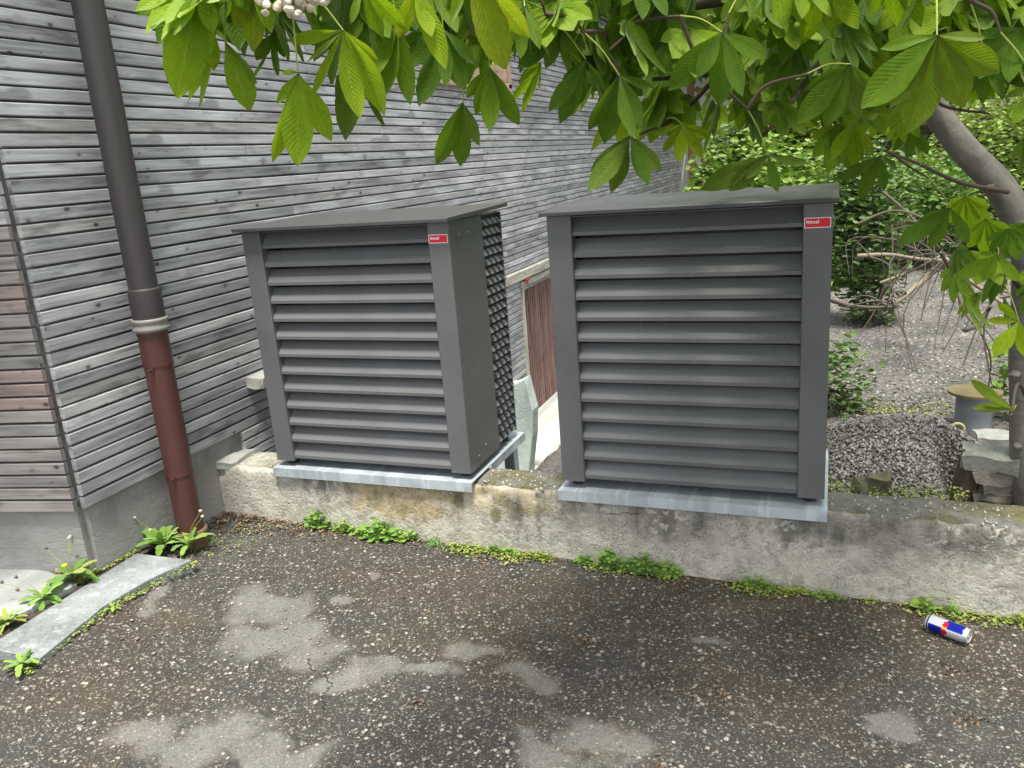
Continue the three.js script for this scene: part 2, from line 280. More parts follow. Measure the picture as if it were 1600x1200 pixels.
// chestnut leaflets: u across, v base to tip
const veinAt = (u, v) => { const s = Math.abs(u - .5) * 2, k = (v - .16 * s) * 17; return k - Math.floor(k); };
const leafPaint = worn => tex(256, 512, (u, v, o) => {
  const s = Math.abs(u - .5) * 2, f = veinAt(u, v), vein = (1 - sm(.0, .13, Math.min(f, 1 - f))) * (1 - s * .35), mid = 1 - sm(.012, .04, Math.abs(u - .5)), n = fbm(u * 8, v * 16, 71, 4), f2 = noise(u * 60, v * 120, 72);
  const k = (.84 + .34 * (n - .5) + .12 * (f2 - .5)); const a = clamp(.20 * vein + .6 * mid); const b = sm(.80, .87, noise(u * 13 + 3, v * 26, 73)) * .3;
  o[0] = mix(.42 * k, .70, a * .5) + b * .1; o[1] = mix(.80 * k, .96, a * .5) - b * .2; o[2] = mix(.012 * k, .10, a * .5);
  if (worn) { const e = sm(.62, .98, s + .5 * (noise(u * 9, v * 14, 171) - .5) + .25 * sm(.8, 1, v)) * sm(.45, .62, noise(u * 5 + 9, v * 7, 172)), p = sm(.72, .78, noise(u * 22, v * 40, 173)) * .8, w = clamp(e + p) * .38; o[0] = mix(o[0], .42, w); o[1] = mix(o[1], .30, w); o[2] = mix(o[2], .08, w); }
}, { wrap: THREE.ClampToEdgeWrapping });
const leafC = leafPaint(false), leafWorn = leafPaint(true);
const leafB = tex(256, 512, (u, v, o) => { const s = Math.abs(u - .5) * 2, f = veinAt(u, v); o[0] = .25 + .5 * Math.sin(f * Math.PI) * (1 - .5 * s) - .25 * (1 - sm(.0, .05, Math.abs(u - .5))) + .12 * noise(u * 50, v * 100, 74); }, { srgb: false, wrap: THREE.ClampToEdgeWrapping });
const leafMat = (rgb, map = leafC) => std({ rgb, map, bumpMap: leafB, bumpScale: .0013, roughness: .95, specularIntensity: .35, transmission: .58, thickness: 0, clearcoat: .06, clearcoatRoughness: .36 });
const LEAFV = [[.70, .60, .4], [.42, .41, .3], [.28, .31, .26]].map(([r, g, b]) => [[.9, .92], [1, 1], [1.14, 1.06], [1.02, .9]].map(([i, j], k) => leafMat([r * i, g * j, b], k === 3 ? leafWorn : leafC))), LEAF = LEAFV.map(l => l[1]);  // leaf greens: paler young leaves, with sunlight and shade also put into the colour
const STALK = std({ rgb: [.28, .34, .06], roughness: .7 });
const SHRUBLEAF = [[.12, .24, .02], [.17, .29, .025], [.09, .18, .02], [.22, .32, .04]].map(rgb => std({ rgb, roughness: .95, transmission: .4, thickness: 0, clearcoat: .2, clearcoatRoughness: .4 }));
const WEED = [[.17, .33, .03], [.24, .40, .04], [.13, .27, .035], [.30, .37, .05]].map(rgb => std({ rgb, roughness: .95, transmission: .35, thickness: 0, clearcoat: .12, clearcoatRoughness: .45 }));
const DRYGRASS = std({ rgb: [.36, .32, .17], roughness: 1 });

// ---------------------------------------------------------------- ground
structure('driveway', grid(150, 90, (u, v) => {
  const x = mix(-8, 8, u), z = mix(-.12, 7, v * v * .6 + v * .4), y = groundY(x, z) - .06 * sm(-2.5, -2.62, x) * sm(.45, .6, z) + .010 * (fbm(x * 3, z * 3, 81, 3) - .5) + .004 * (noise(x * 14, z * 14, 82) - .5);
  return [x, y, z, (x - DX0) / DXW, (z - DZ0) / DZW];
}), asphalt);
// ground behind the wall: yard on the right, bank and sunken ramp beside the house, hillside beyond
function landY(x, z) {
  const yard = .05 + .08 * sm(-2.2, -.6, z) - .05 * sm(-2, -6, z) + .04 * (fbm(x * 1.3, z * 1.3, 85, 3) - .5);
  const hill = Math.max(0, -10.5 - z) * .30 + .5 * sm(-9, -13, z) * fbm(x * .6, z * .6, 86, 3);
  const bank = sm(-2.16, -1.25, x + .18 * (fbm(x * 3, z * 3, 87, 3) - .5));
  return mix(-.86, yard, bank) + hill;
}
const gravelTex = tex(1024, 1024, (u, v, o) => {
  const n = fbm(u * 6, v * 6, 91, 4, 6, 6), a = noise(u * 170, v * 170, 92, 170, 170), b = noise(u * 320, v * 320, 93, 320, 320), g = sm(.5, .72, fbm(u * 4, v * 4, 94, 5, 4, 4));
  const l = (.05 + .09 * n) * (.30 + .8 * a + .7 * b); o[0] = l * mix(1.08, .85, g * .4); o[1] = l * mix(1.0, .9, g * .4); o[2] = l * mix(.93, .62, g * .5);
});
const gravelB = tex(512, 512, (u, v, o) => { o[0] = .2 + .6 * noise(u * 120, v * 120, 95, 120, 120) + .2 * noise(u * 240, v * 240, 96, 240, 240); }, { srgb: false });
const YARD = std({ map: gravelTex, bumpMap: gravelB, bumpScale: .02, roughness: .97 });
structure('yard_ground', grid(130, 130, (u, v) => {
  const x = mix(-2.72, 40, u * u * .85 + u * .15), z = mix(-.16, -60, v * v * v * .75 + v * .25);
  return [x, landY(x, z), z, x / 1.6, z / 1.6];
}), YARD);
structure('ramp_floor', moved(new THREE.BoxGeometry(.6, .1, 9, 6, 1, 20), -2.42, -.895, -7.2), PALECONC);
structure('soil_strip', grid(30, 20, (u, v) => { const x = mix(-6, -2.66, u), z = mix(.2, 3.2, v); return [x, groundY(-2.75, .9) - .022 + .014 * (fbm(x * 14, z * 14, 88, 3) - .5), z, x, z]; }), std({ map: gravelTex, rgb: [.55, .45, .36], bumpMap: gravelB, bumpScale: .01, roughness: 1 }));

// ---------------------------------------------------------------- house
const house = thing('house', 'timber clad house with grey weathered horizontal boards above a concrete plinth', 'house', [-2.7, 0, .79]);
const HX = -2.7, HZ = .79, PITCHB = .0527;
const rel = (g, x, y, z) => moved(g, x - HX, y, z - HZ);
const core = part('side_wall', mergeGeometries([rel(new THREE.BoxGeometry(.04, 3.08, 14.1), HX - .07, .412 + 1.54, HZ - .045 - 7.05), rel(new THREE.BoxGeometry(.04, .9, 13.1), HX - .07, -.04, -.195 - 6.55)]), BACKING, house);
const addBoard = (parent, y, z0, z1, mats, h = PITCHB - .0075) => {
  const L = z0 - z1 - .003, off = rr(-.0012, .0012), g = bar(.022, h + rr(-.0012, .0008), L, .0035, rnd(), rnd());
  const m = part('board', g, mats[Math.floor(rnd() * mats.length)], parent, [-.011 + off, y + rr(-.0007, .0007), (z0 + z1) / 2 - HZ]); m.rotation.x = rr(-.0004, .0004); return m;
};
{
  const y0 = .431;
  for (let r = 0; r < 53; r++) {
    const y = y0 + r * PITCHB; let z = HZ - .036, first = true; const rows = [];
    while (z > -13.3) { let l = first ? rr(1.2, 5) : rr(3.6, 5.4); if (z - l < -12.4) l = z + 13.35; rows.push([z, z - l]); z -= l; first = false; }
    for (const [a, b] of rows) addBoard(core, y, a, b, WOOD);
  }
  for (let r = 1; r < 17; r++) {                                       // lower rows, down to the plinth behind the low wall, with the cellar door left out
    const y = y0 - r * PITCHB, spans = y < .50 ? [[-.19, rr(-1.6, -3)], [0, -4.22], [-5.22, -9.2], [-9.2, -13.35]] : [[-.19, -13.3]];
    spans[1][0] = spans[0][1]; for (const [a, b] of spans) addBoard(core, y, a, b, WOOD);
  }
}
// the short face round the corner
const face = new THREE.Group(); face.name = 'corner_face'; face.rotation.y = .205; face.position.set(-.012, 0, 0); house.add(face);
part('backing', moved(new THREE.BoxGeometry(3, 3.08, .03), -1.53, .412 + 1.54, -.07), BACKING, face);
for (let r = 0; r < 57; r++) { const g = bar(3, PITCHB - .0075, .022, .0035, rnd() * 3, rnd()); part('board', g, r < 21 ? WOODWARM[r > 7 && r < 17 && rnd() < .4 ? 4 : Math.floor(rnd() * 4)] : WOOD[Math.floor(rnd() * 6)], face, [-1.506, .431 + r * PITCHB + rr(-.001, .001), -.012]); }
const wpos = (x, y, z) => [x - HX, y, z - HZ];
part('plinth', new THREE.BoxGeometry(.3, .62, 1.02, 2, 2, 4), CONCRETE, house, wpos(-2.868, .1, .225));
part('plinth', moved(new THREE.BoxGeometry(3, .62, .3), -1.52, .1, -.18), CONCRETE, face);
function blockGeo(sx, sy, sz, s, amp = .012, n = 8) {          // cast or broken block with uneven faces
  const g = new THREE.BoxGeometry(sx, sy, sz, n, n, n), p = g.attributes.position;
  for (let i = 0; i < p.count; i++) { const x = p.getX(i), y = p.getY(i), z = p.getZ(i), e = k => amp * (noise(x * 22 + s * 3 + k * 31, y * 22 + z * 19 + k * 7, s) - .5) * 2; p.setXYZ(i, x + e(1), y + e(2), z + e(3)); }
  g.computeVertexNormals(); return g;
}
part('concrete_ledge', blockGeo(.11, .055, .95, 3, .008), PALECONC, house, wpos(-2.645, .632, -.75));
// cellar door with its frame, lintel and little red lamp bracket
const door = part('cellar_door', new THREE.BoxGeometry(.02, 1.31, .94), REDWOOD[2], house, wpos(-2.748, -.205, -4.72));
for (let k = 0; k < 14; k++) part('slat', bar(.012, 1.29, .044, .003, rnd(), rnd()), REDWOOD[k % 3], door, [.022, 0, .47 - .034 - k * .0672]);
part('door_frame', mergeGeometries([moved(bar(.05, 1.34, .035), 0, 0, .485), moved(bar(.05, 1.34, .06), 0, 0, -.495), moved(bar(.05, .05, 1.05), 0, .68, 0)]), CREAMWOOD, door, [.045, 0, 0]);
part('lintel', bar(.035, .085, 1.75, .003, .2, .3), CREAMWOOD, house, wpos(-2.684, .565, -4.7));
part('red_bracket', mergeGeometries([bar(.03, .016, .12, .003), moved(new THREE.CylinderGeometry(.009, .009, .03, 10).toNonIndexed(), .015, -.02, .03)]), std({ rgb: [.28, .03, .02], roughness: .5 }), house, wpos(-2.67, .508, -4.32));
// unweathered window surround high on the side wall
const win = part('window_surround', mergeGeometries([moved(bar(.05, .075, 1.6, .004), 0, 0, 0), moved(bar(.05, .075, 1.6, .004), 0, .95, 0), moved(bar(.05, .95, .075, .004), 0, .475, .77), moved(bar(.05, .95, .075, .004), 0, .475, -.77)]), ORANGEWOOD, house, wpos(-2.685, 2.215, -3.45));
part('shutter', moved(bar(.02, .86, 1.45, .004), 0, .475, 0), ORANGEWOOD, win);
// boarded underside of the eave
const soffit = part('eave', new THREE.BoxGeometry(.28, .05, 9.3), WOOD[2], house, wpos(-2.55, 3.25, -8.7));
for (let k = 0; k < 4; k++) part('board', bar(.062, .018, 9.3, .003, rnd(), rnd()), WOOD[k % 6], soffit, [-.1 + k * .0695, -.036, 0]);
part('roof', moved(bar(6.5, .16, 16, .01), -3.0, 0, -7), std({ rgb: [.12, .08, .06], roughness: .9 }), house, wpos(-2.75, 3.5, .79));
// pale blue rendered block at the foot of the house wall, beside the ramp
{
  const s = new THREE.Shape(); const pts = [[805, 601], [820, 593], [832, 641], [831.5, 681], [826, 734]].map(([x, y]) => onZ(x, y, -2.8));
  s.moveTo(-2.7, -.16); s.lineTo(pts[0].x, pts[0].y); for (const p of pts.slice(1)) s.lineTo(p.x, p.y); s.lineTo(-2.21, -1.1); s.lineTo(-2.7, -1.1);
  const g = new THREE.ExtrudeGeometry(s, { depth: .12, bevelEnabled: true, bevelSize: .006, bevelThickness: .006, bevelSegments: 1 }); g.translate(0, 0, -2.92);
  single('rendered_block', 'pale blue rendered masonry block beside the sunken ramp', 'wall', g.translate(2.45, 1.0, 2.86), BLUERENDER, [-2.45, -1.0, -2.86]);
}
for (const [k, [x, z, a]] of [[0, [-2.06, -2.75, .2]], [1, [-1.86, -2.82, -.3]]].map(e => e)) single('stone_block', ['cream stone block lying at the foot of the blue block', 'cream stone block half sunk in the soil of the bank'][k], 'stone', blockGeo(.13, .1, .1, 20 + k, .01, 4), PALECONC, [x, landY(x, z) + .045, z]).rotation.y = a;

// ---------------------------------------------------------------- low concrete wall
const wall = thing('low_wall', 'low weathered concrete wall carrying the two ventilation cabinets', 'wall', [-.6, 0, -.1]);
{
  const prof = []; const N = [];
  for (let i = 0; i <= 16; i++) { const y = -.12 + i * (.40 / 16); N.push([0, y, (y + .1) / WH * .5]); }
  N.push([-.006, .293, .46], [-.017, .300, .51]); for (let i = 1; i <= 10; i++) { const z = -.017 - i * .0178; N.push([z, .301, .5 + (-z / WT) * .5]); }
  N.push([-.198, .29, .99]); for (let i = 1; i <= 5; i++) N.push([-.2, .29 - i * .25, .99 - i * .05]);
  const nx = 520, g = grid(nx, N.length - 1, (u, v) => {
    const k = Math.round(v * (N.length - 1)), x = mix(-2.757, 4.2, Math.pow(u, 1.25)), [z, y, tv] = N[k], edge = k >= 15 && k <= 19 ? 1 : .35;
    const a = .012 * edge * (fbm(x * 13, y * 13 + z * 13 + 5, 101, 4) - .5) + .006 * (noise(x * 3, 1, 102) - .5), b = .022 * edge * (fbm(x * 17, y * 11 + z * 17 + 9, 103, 4) - .55);
    const chip = edge === 1 ? -.012 * sm(.62, .75, noise(x * 9, 3, 104)) : 0;
    return [x + .6, y + b + chip * .6, z + a + chip + .1, (x - WX0) / WXW, tv];
  });
  part('concrete_body', g, WALLMAT, wall);
  const bl = part('mortar_end', blockGeo(.17, .035, .2, 9, .009, 6), PALECONC, wall, [-2.70 + .6, .296, 0]); bl.rotation.y = .15;
  const grit = []; for (let i = 0; i < 900; i++) { const x = rr(-2.5, 1.4), z = -.19 * rnd(); if ((x > -2.4 && x < -1.35) || (x > -1 && x < .03)) continue; grit.push([TRS(V(x + .6, .301 + .002 * rnd(), z + .1), [rnd() * 6, rnd() * 6, rnd() * 6], rr(.002, .0062)), lin(...[[.42, .40, .34], [.3, .28, .23], [.5, .47, .4], [.22, .19, .14]][i % 4])]); }
  stuff('grit', instanced(rock(1, .7, 6, 0), std({ roughness: .95 }), grit), wall);
}

// ---------------------------------------------------------------- rainwater downpipe
const pipe = thing('downpipe', 'round rainwater downpipe, dark grey above and red brown below, on the house wall', 'drain pipe', [-2.595, 0, .355]);
const lathe = (pts, n = 32) => new THREE.LatheGeometry(pts.map(([r, y]) => new THREE.Vector2(r, y)), n);
const GREYPIPE = std({ rgb: [.046, .042, .042], map: dust, roughness: .5 }), REDPIPE = std({ rgb: [.088, .031, .026], map: dust, roughness: .48 });
part('grey_pipe', lathe([[.057, 1.06], [.057, 3.4]]), GREYPIPE, pipe);
part('pipe_socket', lathe([[.057, 1.215], [.0625, 1.213], [.064, 1.205], [.064, 1.06], [.057, 1.058]]), GREYPIPE, pipe);
part('collar', lathe([[.060, 1.092], [.070, 1.092], [.071, 1.08], [.066, 1.074], [.067, 1.062], [.073, 1.052], [.072, 1.042], [.060, 1.036]]), std({ rgb: [.22, .215, .195], roughness: .55 }), pipe);
part('red_pipe', lathe([[.056, .1], [.056, .40], [.0585, .402], [.0585, .41], [.0575, .42], [.0575, .885], [.0605, .89], [.061, .9], [.060, .91], [.0595, 1.02], [.062, 1.03], [.061, 1.045], [.054, 1.05]]), REDPIPE, pipe);
part('clay_socket', lathe([[.056, .145], [.068, .147], [.071, .14], [.071, .123], [.066, .115], [.064, .05], [.056, .03]]), std({ rgb: [.55, .36, .22], map: concC, roughness: .85 }), pipe);
for (const [y, sx] of [[1.2, .064], [.885, -.058], [.405, -.058]]) part('clamp_screw', mergeGeometries([bar(.014, .02, .012, .002), moved(bar(.01, .01, .02, .002), 0, 0, .012)]), y > 1 ? GREYPIPE : REDPIPE, pipe, [.02, y, -sx]);

// ---------------------------------------------------------------- ventilation cabinets on zinc trays
const stickerTex = (() => {
  const c = document.createElement('canvas'); c.width = 256; c.height = 104; const x = c.getContext('2d');
  x.fillStyle = '#f0ecec'; x.fillRect(0, 0, 256, 104); x.fillStyle = '#dc1226'; x.fillRect(8, 8, 240, 88); x.fillStyle = '#ffffff'; x.font = 'bold 46px sans-serif'; x.textBaseline = 'middle'; x.fillText('Hoval', 18, 44);
  const t = new THREE.CanvasTexture(c); t.colorSpace = THREE.SRGBColorSpace; return t;
})();
const STICKER = std({ map: stickerTex, roughness: .4 });
const UW = .985, UH = 1.043, UD = .565, PW = .092;
function makeCabinet(label) {                        // origin at the middle of the front bottom edge
  const o = thing('ventilation_cabinet', label, 'cabinet', [0, 0, 0], 'louvred cabinets on the low wall');
  const w = UW / 2;
  // casing: back, left side, inner partition, floor and ceiling panels
  part('casing', mergeGeometries([moved(bar(.004, UH, UD - .02), -w + .003, UH / 2, -UD / 2), moved(bar(UW - .02, UH - .01, .004), 0, UH / 2, -UD), moved(bar(UW - .02, .004, UD - .02), 0, .012, -UD / 2), moved(bar(UW - .02, .004, UD - .02), 0, UH - .004, -UD / 2)]), PAINT, o);
  part('inner_screen', moved(bar(UW - 2 * PW + .04, UH - .02, .004), 0, UH / 2, -.17), PAINT, o);
  for (const s of [-1, 1]) part('corner_post', moved(bar(PW, UH, .05, .003), s * (w - PW / 2), UH / 2, -.025), PAINT, o);
  part('side_panel', moved(bar(.005, UH, .285, .001), w - .0035, UH / 2, -.05 - .1405), PAINT, o);
  // thirteen rain louvres, each a folded blade
  const b0 = .016, pitch = .0797, x = w - PW - .001;
  const blade = sweepX([[-.047, .063], [-.012, .012], [-.0095, .0105], [-.0095, -.003], [-.0115, -.003], [-.0115, .008], [-.049, .061]], -x, x);
  for (let k = 0; k < 13; k++) { const m = part('louvre_blade', blade, PAINT, o, [0, b0 + k * pitch, 0]); m.rotation.x = rr(-.006, .006); }
  // roof sheet, folded down at the front and sides
  const roof = part('roof', moved(bar(UW + .034, .016, UD + .075, .0025), 0, 0, -UD / 2), PAINTROOF, o, [0, UH + .012, 0]); roof.rotation.x = .02;
  // embossed side grille: rows of scoops over a dark core
  const grille = part('side_grille', moved(bar(.004, UH - .02, UD - .345, .001), 0, UH / 2, 0), BLACK, o, [w - .022, 0, -.452]);
  const scoop = grid(8, 4, (u, v) => { const a = u * Math.PI, s = Math.sin(a); return [.019 * s * (.1 + .9 * (1 - v)) - .001, .024 * (v - .5) - .006 * (1 - s) * (1 - v), .024 * Math.cos(a)]; });
  for (let r = 0; r < 24; r++) for (let c = 0; c < 4; c++) { const z = .084 - c * .056 - (r % 2 ? .028 : 0); if (z < -.115) continue; part('scoop', scoop, PAINT, grille, [.004, .03 + r * .0425, z]); }
  part('grille_edge', moved(bar(.02, UH - .01, .006, .001), 0, UH / 2, 0), PAINT, o, [w - .014, 0, -UD + .004]);
  for (const [y, z] of [[UH - .055, -.095], [UH - .055, -.175], [.045, -.1], [.07, -.175]]) part('screw', new THREE.SphereGeometry(.0042, 8, 6).scale(.5, 1, 1), STEEL, o, [w + .0005, y, z]);
  for (const [sx, z] of [[-1, -.06], [1, -.06], [-1, -.5], [1, -.5]]) part('foot', new THREE.CylinderGeometry(.02, .024, .032, 14), RUBBER, o, [sx * (w - .05), -.012, z]);
  const st = part('sticker', new THREE.BoxGeometry(.083, .034, .0012), STICKER, o, [w - .047, UH - .061, .0009]);
  return o;
}
const cab2 = makeCabinet('dark grey louvred ventilation cabinet standing alone nearest the tree trunk');
cab2.position.set(-.4848, .349, -.009);
const cab1 = cab2.clone(); cab1.name = numbered('ventilation_cabinet'); cab1.userData = { label: 'dark grey louvred ventilation cabinet beside the downpipe, its scooped side grille showing', category: 'cabinet', group: 'louvred cabinets on the low wall' };
cab1.position.set(-1.8715, .347, -.006); scene.add(cab1);
function makeTray(x, y, label, leg) {
  const o = thing('zinc_tray', label, 'stand', [x, y, 0], 'galvanised stands under the cabinets'), w = (UW + .022) / 2;
  part('sheet', sweepX([[.022, 0], [.022, -.042], [.0195, -.042], [.0195, -.0045], [-.63, -.003], [-.63, 0]].map(([z, q]) => [z, q]), -w, w), ZINC, o);
  for (const s of [-1, 1]) part('side_rail', mergeGeometries([moved(bar(.05, .004, .43, .001), 0, 0, 0), moved(bar(.004, .035, .43, .001), s * .024, -.018, 0)]), ZINC, o, [s * (w - .027), -.006, -.425]);
  for (const s of [-1, 1]) part('leg', moved(bar(.055, leg, .055, .003), 0, -leg / 2, 0), ZINC, o, [s * (w - .06), -.012, -.58]);
  return o;
}
makeTray(-1.8715, .318, 'galvanised steel tray with rear legs under the cabinet beside the downpipe', 1.0);
makeTray(-.4848, .317, 'galvanised steel tray under the cabinet nearest the tree trunk', .5);

// ---------------------------------------------------------------- kerb, paving, can
{
  const poly = (pts, y) => { const s = new THREE.Shape(pts.map(([x, z]) => new THREE.Vector2(x, -z))); const g = new THREE.ExtrudeGeometry(s, { depth: .05, bevelEnabled: true, bevelSize: .003, bevelThickness: .003, bevelSegments: 2 }); g.rotateX(-Math.PI / 2); g.translate(0, y - .053, 0); return g; };
  const stone = std({ rgb: [.78, .82, .83], map: tex(512, 512, (u, v, o) => { const n = fbm(u * 7, v * 7, 111, 5, 7, 7), f = noise(u * 150, v * 150, 112, 150, 150), l = .28 + .26 * (n - .5) + .1 * (f - .5) + .10 * sm(.55, .8, fbm(u * 30, v * 30, 113, 4, 30, 30)); o[0] = l * .96; o[1] = l; o[2] = l * 1.0; }), bumpMap: concB, bumpScale: .004, roughness: .85 });
  const K = [[213, 865], [297, 875], [232, 905], [160, 947], [62, 1028], [-20, 1011]].map(([x, y]) => { const p = onY(x, y, .128); return [p.x, p.z]; });
  single('kerb_stone', 'long grey natural stone kerb slab beside the driveway', 'kerb', poly(K, .128), stone);
  const Wp = [[0, 883], [75, 893], [118, 912], [90, 930], [0, 973]].map(([x, y]) => { const p = onY(x, y, .14); return [p.x, p.z]; }); Wp[0][0] -= 2; Wp.push([Wp[4][0] - .1, 1.9], [Wp[0][0], 1.9]);
  single('paving_slab', 'smooth white paving slab between house plinth and kerb stone', 'paving slab', poly(Wp, .14), std({ rgb: [1.35, 1.42, 1.45], map: concC, roughness: .8 }));
}
{ // crushed drink can lying against the wall
  const a = onY(1450, 957, .03), b = onY(1516, 981, .03), dir = b.clone().sub(a).setY(0).normalize();
  const c = document.createElement('canvas'); c.width = 512; c.height = 384; const x = c.getContext('2d');
  x.fillStyle = '#c9cdd6'; x.fillRect(0, 0, 512, 384); x.fillStyle = '#0c1f9c';
  for (const s of [0, 256]) { x.fillRect(s + 128, 20, 128, 170); x.fillRect(s + 0, 196, 128, 150); x.fillStyle = '#0c1f9c'; }
  x.fillStyle = '#101a5e'; x.fillRect(0, 352, 512, 14);
  for (const s of [128, 384]) { x.fillStyle = '#f2b53a'; x.beginPath(); x.arc(s, 193, 26, 0, 7); x.fill(); x.fillStyle = '#cf1638'; for (const q of [-1, 1]) { x.beginPath(); x.moveTo(s + q * 8, 190); x.lineTo(s + q * 34, 158); x.lineTo(s + q * 66, 166); x.lineTo(s + q * 78, 196); x.lineTo(s + q * 58, 226); x.lineTo(s + q * 50, 204); x.lineTo(s + q * 26, 222); x.closePath(); x.fill(); } }
  const t = new THREE.CanvasTexture(c); t.colorSpace = THREE.SRGBColorSpace; t.wrapS = THREE.RepeatWrapping;
  const can = thing('drink_can', 'blue and silver drink can lying on its side at the foot of the wall', 'can', a.clone().add(b).multiplyScalar(.5).setY(groundY(.4) + .033));
  can.quaternion.setFromUnitVectors(V(0, 1, 0), dir); can.rotateY(2.2);
  const pr = [[.0225, -.0665], [.0235, -.067], [.0255, -.060], [.0265, -.056], [.0265, .050], [.0255, .054], [.0235, .060]];
  const body = grid(40, 36, (u, v) => { const k = Math.min(pr.length - 1.001, v * (pr.length - 1)), i = Math.floor(k), yy = mix(-.0665, .060, v), r0 = yy < -.056 ? mix(.0225, .0265, (yy + .0665) / .0105) : yy > .05 ? mix(.0265, .0235, (yy - .05) / .01) : .0265, an = u * Math.PI * 2; const dent = .0025 * Math.exp(-(((an - 2.2) / .5) ** 2) - ((yy - .01) / .02) ** 2); return [Math.cos(an) * (r0 - dent), yy, Math.sin(an) * (r0 - dent), u, v]; });
  part('can_body', body, std({ map: t, metalness: .45, roughness: .28 }), can);
  part('can_lid', lathe([[.0001, .0635], [.019, .0635], [.0205, .067], [.0225, .0675], [.0235, .0655], [.0235, .060]], 28), std({ rgb: [.72, .73, .74], metalness: .7, roughness: .35 }), can);
  part('can_base', lathe([[.0001, -.058], [.012, -.060], [.0195, -.0675], [.0225, -.0665]], 28), STEEL, can);
  part('pull_tab', moved(new THREE.TorusGeometry(.006, .0016, 6, 14).rotateX(Math.PI / 2).scale(.8, 1, 1.2), 0, .0655, .003), STEEL, can);
}

// ---------------------------------------------------------------- behind the wall on the right: gravel heap, stacked stones, grey drum
{
  const cx = .27, cz = -.74, heapY = (x, z) => { const dx = (x - cx) / .58, dz = (z - cz) / .58; return .10 + (1 - .92 * sm(.38, .50, x) * sm(-.86, -.62, z)) * (.33 * Math.max(0, 1 - Math.pow(Math.hypot(dx, dz), 1.7)) + .05 * Math.exp(-(((x - .48) / .16) ** 2) - ((z + .85) / .2) ** 2)) + .035 * (fbm(x * 7, z * 7, 121, 4) - .5); };
  const heap = thing('gravel_heap', 'heap of loose grey gravel behind the low wall', 'gravel heap', [cx, 0, cz]);
  part('heap_body', grid(40, 40, (u, v) => { const x = cx + (u - .5) * 1.5, z = cz + (v - .5) * 1.1; return [x - cx, Math.max(.02, heapY(x, z) - .02), z - cz, x, z]; }), YARD, heap);
  const L = []; for (let i = 0; i < 20000; i++) { const a = rnd() * 6.283, r = Math.sqrt(rnd()) * 1.05, x = cx + Math.cos(a) * r * .66, z = cz + Math.sin(a) * r * .52; if (z > -.22) continue; const g = rr(.10, .44), w = rnd() < .25 ? .9 : 1; L.push([TRS(V(x - cx, heapY(x, z) - .016 + rr(0, .008), z - cz), [rnd() * 6, rnd() * 6, rnd() * 6], V(1, rr(.5, 1), rr(.6, 1)).multiplyScalar(rr(.003, .0085))), lin(g, g * .97 * w, g * .91 * w)]); }
  stuff('gravel', instanced(rock(1, .8, 12, 0), std({ roughness: .95 }), L), heap);
  const boulder = onZ(1362, 757, -.34);
  single('rock', 'mossy olive rock at the edge of the gravel heap', 'rock', blockGeo(.12, .085, .07, 33, .03, 7), std({ rgb: [.48, .47, .30], map: concC, bumpMap: concB, bumpScale: .004, roughness: .95 }), [boulder.x, .30, -.27]);
  // stacked stones in a dark niche
  const st = thing('stone_stack', 'small stack of flat natural stones next to the tree trunk', 'stone stack', [.605, .1, -.5]);
  const SM = [[.9, .95, .85], [1.15, 1.0, .92], [1.0, .86, .80], [1.3, 1.2, 1.12]].map(rgb => std({ rgb, map: concC, bumpMap: concB, bumpScale: .006, roughness: .9 }));
  [[0, .26, .19, .055, .18, 0], [.012, .205, .165, .042, .16, 1], [.02, .158, .145, .04, .15, 1], [.005, .118, .15, .035, .15, 2], [.018, .078, .125, .04, .14, 3], [.01, .03, .14, .05, .15, 2]].forEach(([x, y, w, h, d, m], i) => { const b = part('stone', blockGeo(w, h, d, 50 + i, .012, 6), SM[m], st, [x, y, 0]); b.rotation.y = rr(-.2, .2); });
  part('side_slab', blockGeo(.05, .26, .16, 61, .01, 6), std({ rgb: [.5, .36, .28], map: concC, roughness: .95 }), st, [-.085, .1, -.03]).rotation.z = -.12;
  part('side_slab', blockGeo(.06, .27, .16, 62, .01, 6), std({ rgb: [.62, .44, .34], map: concC, roughness: .95 }), st, [.115, .1, -.02]).rotation.z = -.08;
  const dp = onY(1519, 668, .06); dp.y = landY(dp.x, dp.z);
  const dr = thing('drum', 'grey round drum standing in the yard with a yellowish round lid', 'drum', dp);
  part('drum_body', lathe([[.088, 0], [.088, .09], [.091, .095], [.088, .1], [.085, .2]], 30), std({ rgb: [.26, .28, .31], roughness: .6 }), dr);
  part('lid', moved(blockGeo(.3, .012, .3, 5, .001, 2).scale(1, 1, 1), 0, 0, 0), std({ rgb: [.62, .52, .25], map: concC, roughness: .8 }), dr, [0, .2, 0]).geometry = new THREE.CylinderGeometry(.128, .128, .014, 34);
  const wl = part('lifting_ring', new THREE.TorusGeometry(.03, .008, 8, 20), std({ rgb: [.5, .5, .2], roughness: .7 }), dr, [-.085, .03, .12]);
  const slab = onY(1545, 690, .1);
  single('stone_slab', 'pale flat stone slab on top of the gravel behind the stone stack', 'stone slab', blockGeo(.2, .03, .14, 71, .008, 8), PALECONC, onZ(1562, 684, -1.15));
}
// brown corner post and white wall of the building at the far end of the house
{
  const ob = thing('outbuilding', 'white walled building with a red brown corner post beyond the house', 'building', [-2.3, .6, -13.6]);
  part('wall', new THREE.BoxGeometry(3.0, 4.5, .2), WHITEWALL, ob, [.5, .3, -.3]);
  part('corner_post', bar(.12, 4.5, .12, .006), BROWNPOST, ob, [-.24, .3, 0]);
  part('tie_rod', tube([V(-.62, -.9, .2), V(-.25, 1.5, .05)], .012, .012, 4, 6), std({ rgb: [.75, .75, .72], roughness: .5 }), ob);
  part('roof', new THREE.BoxGeometry(2.2, .12, 1.6), BROWNPOST, ob, [.6, 2.6, -.3]);
}

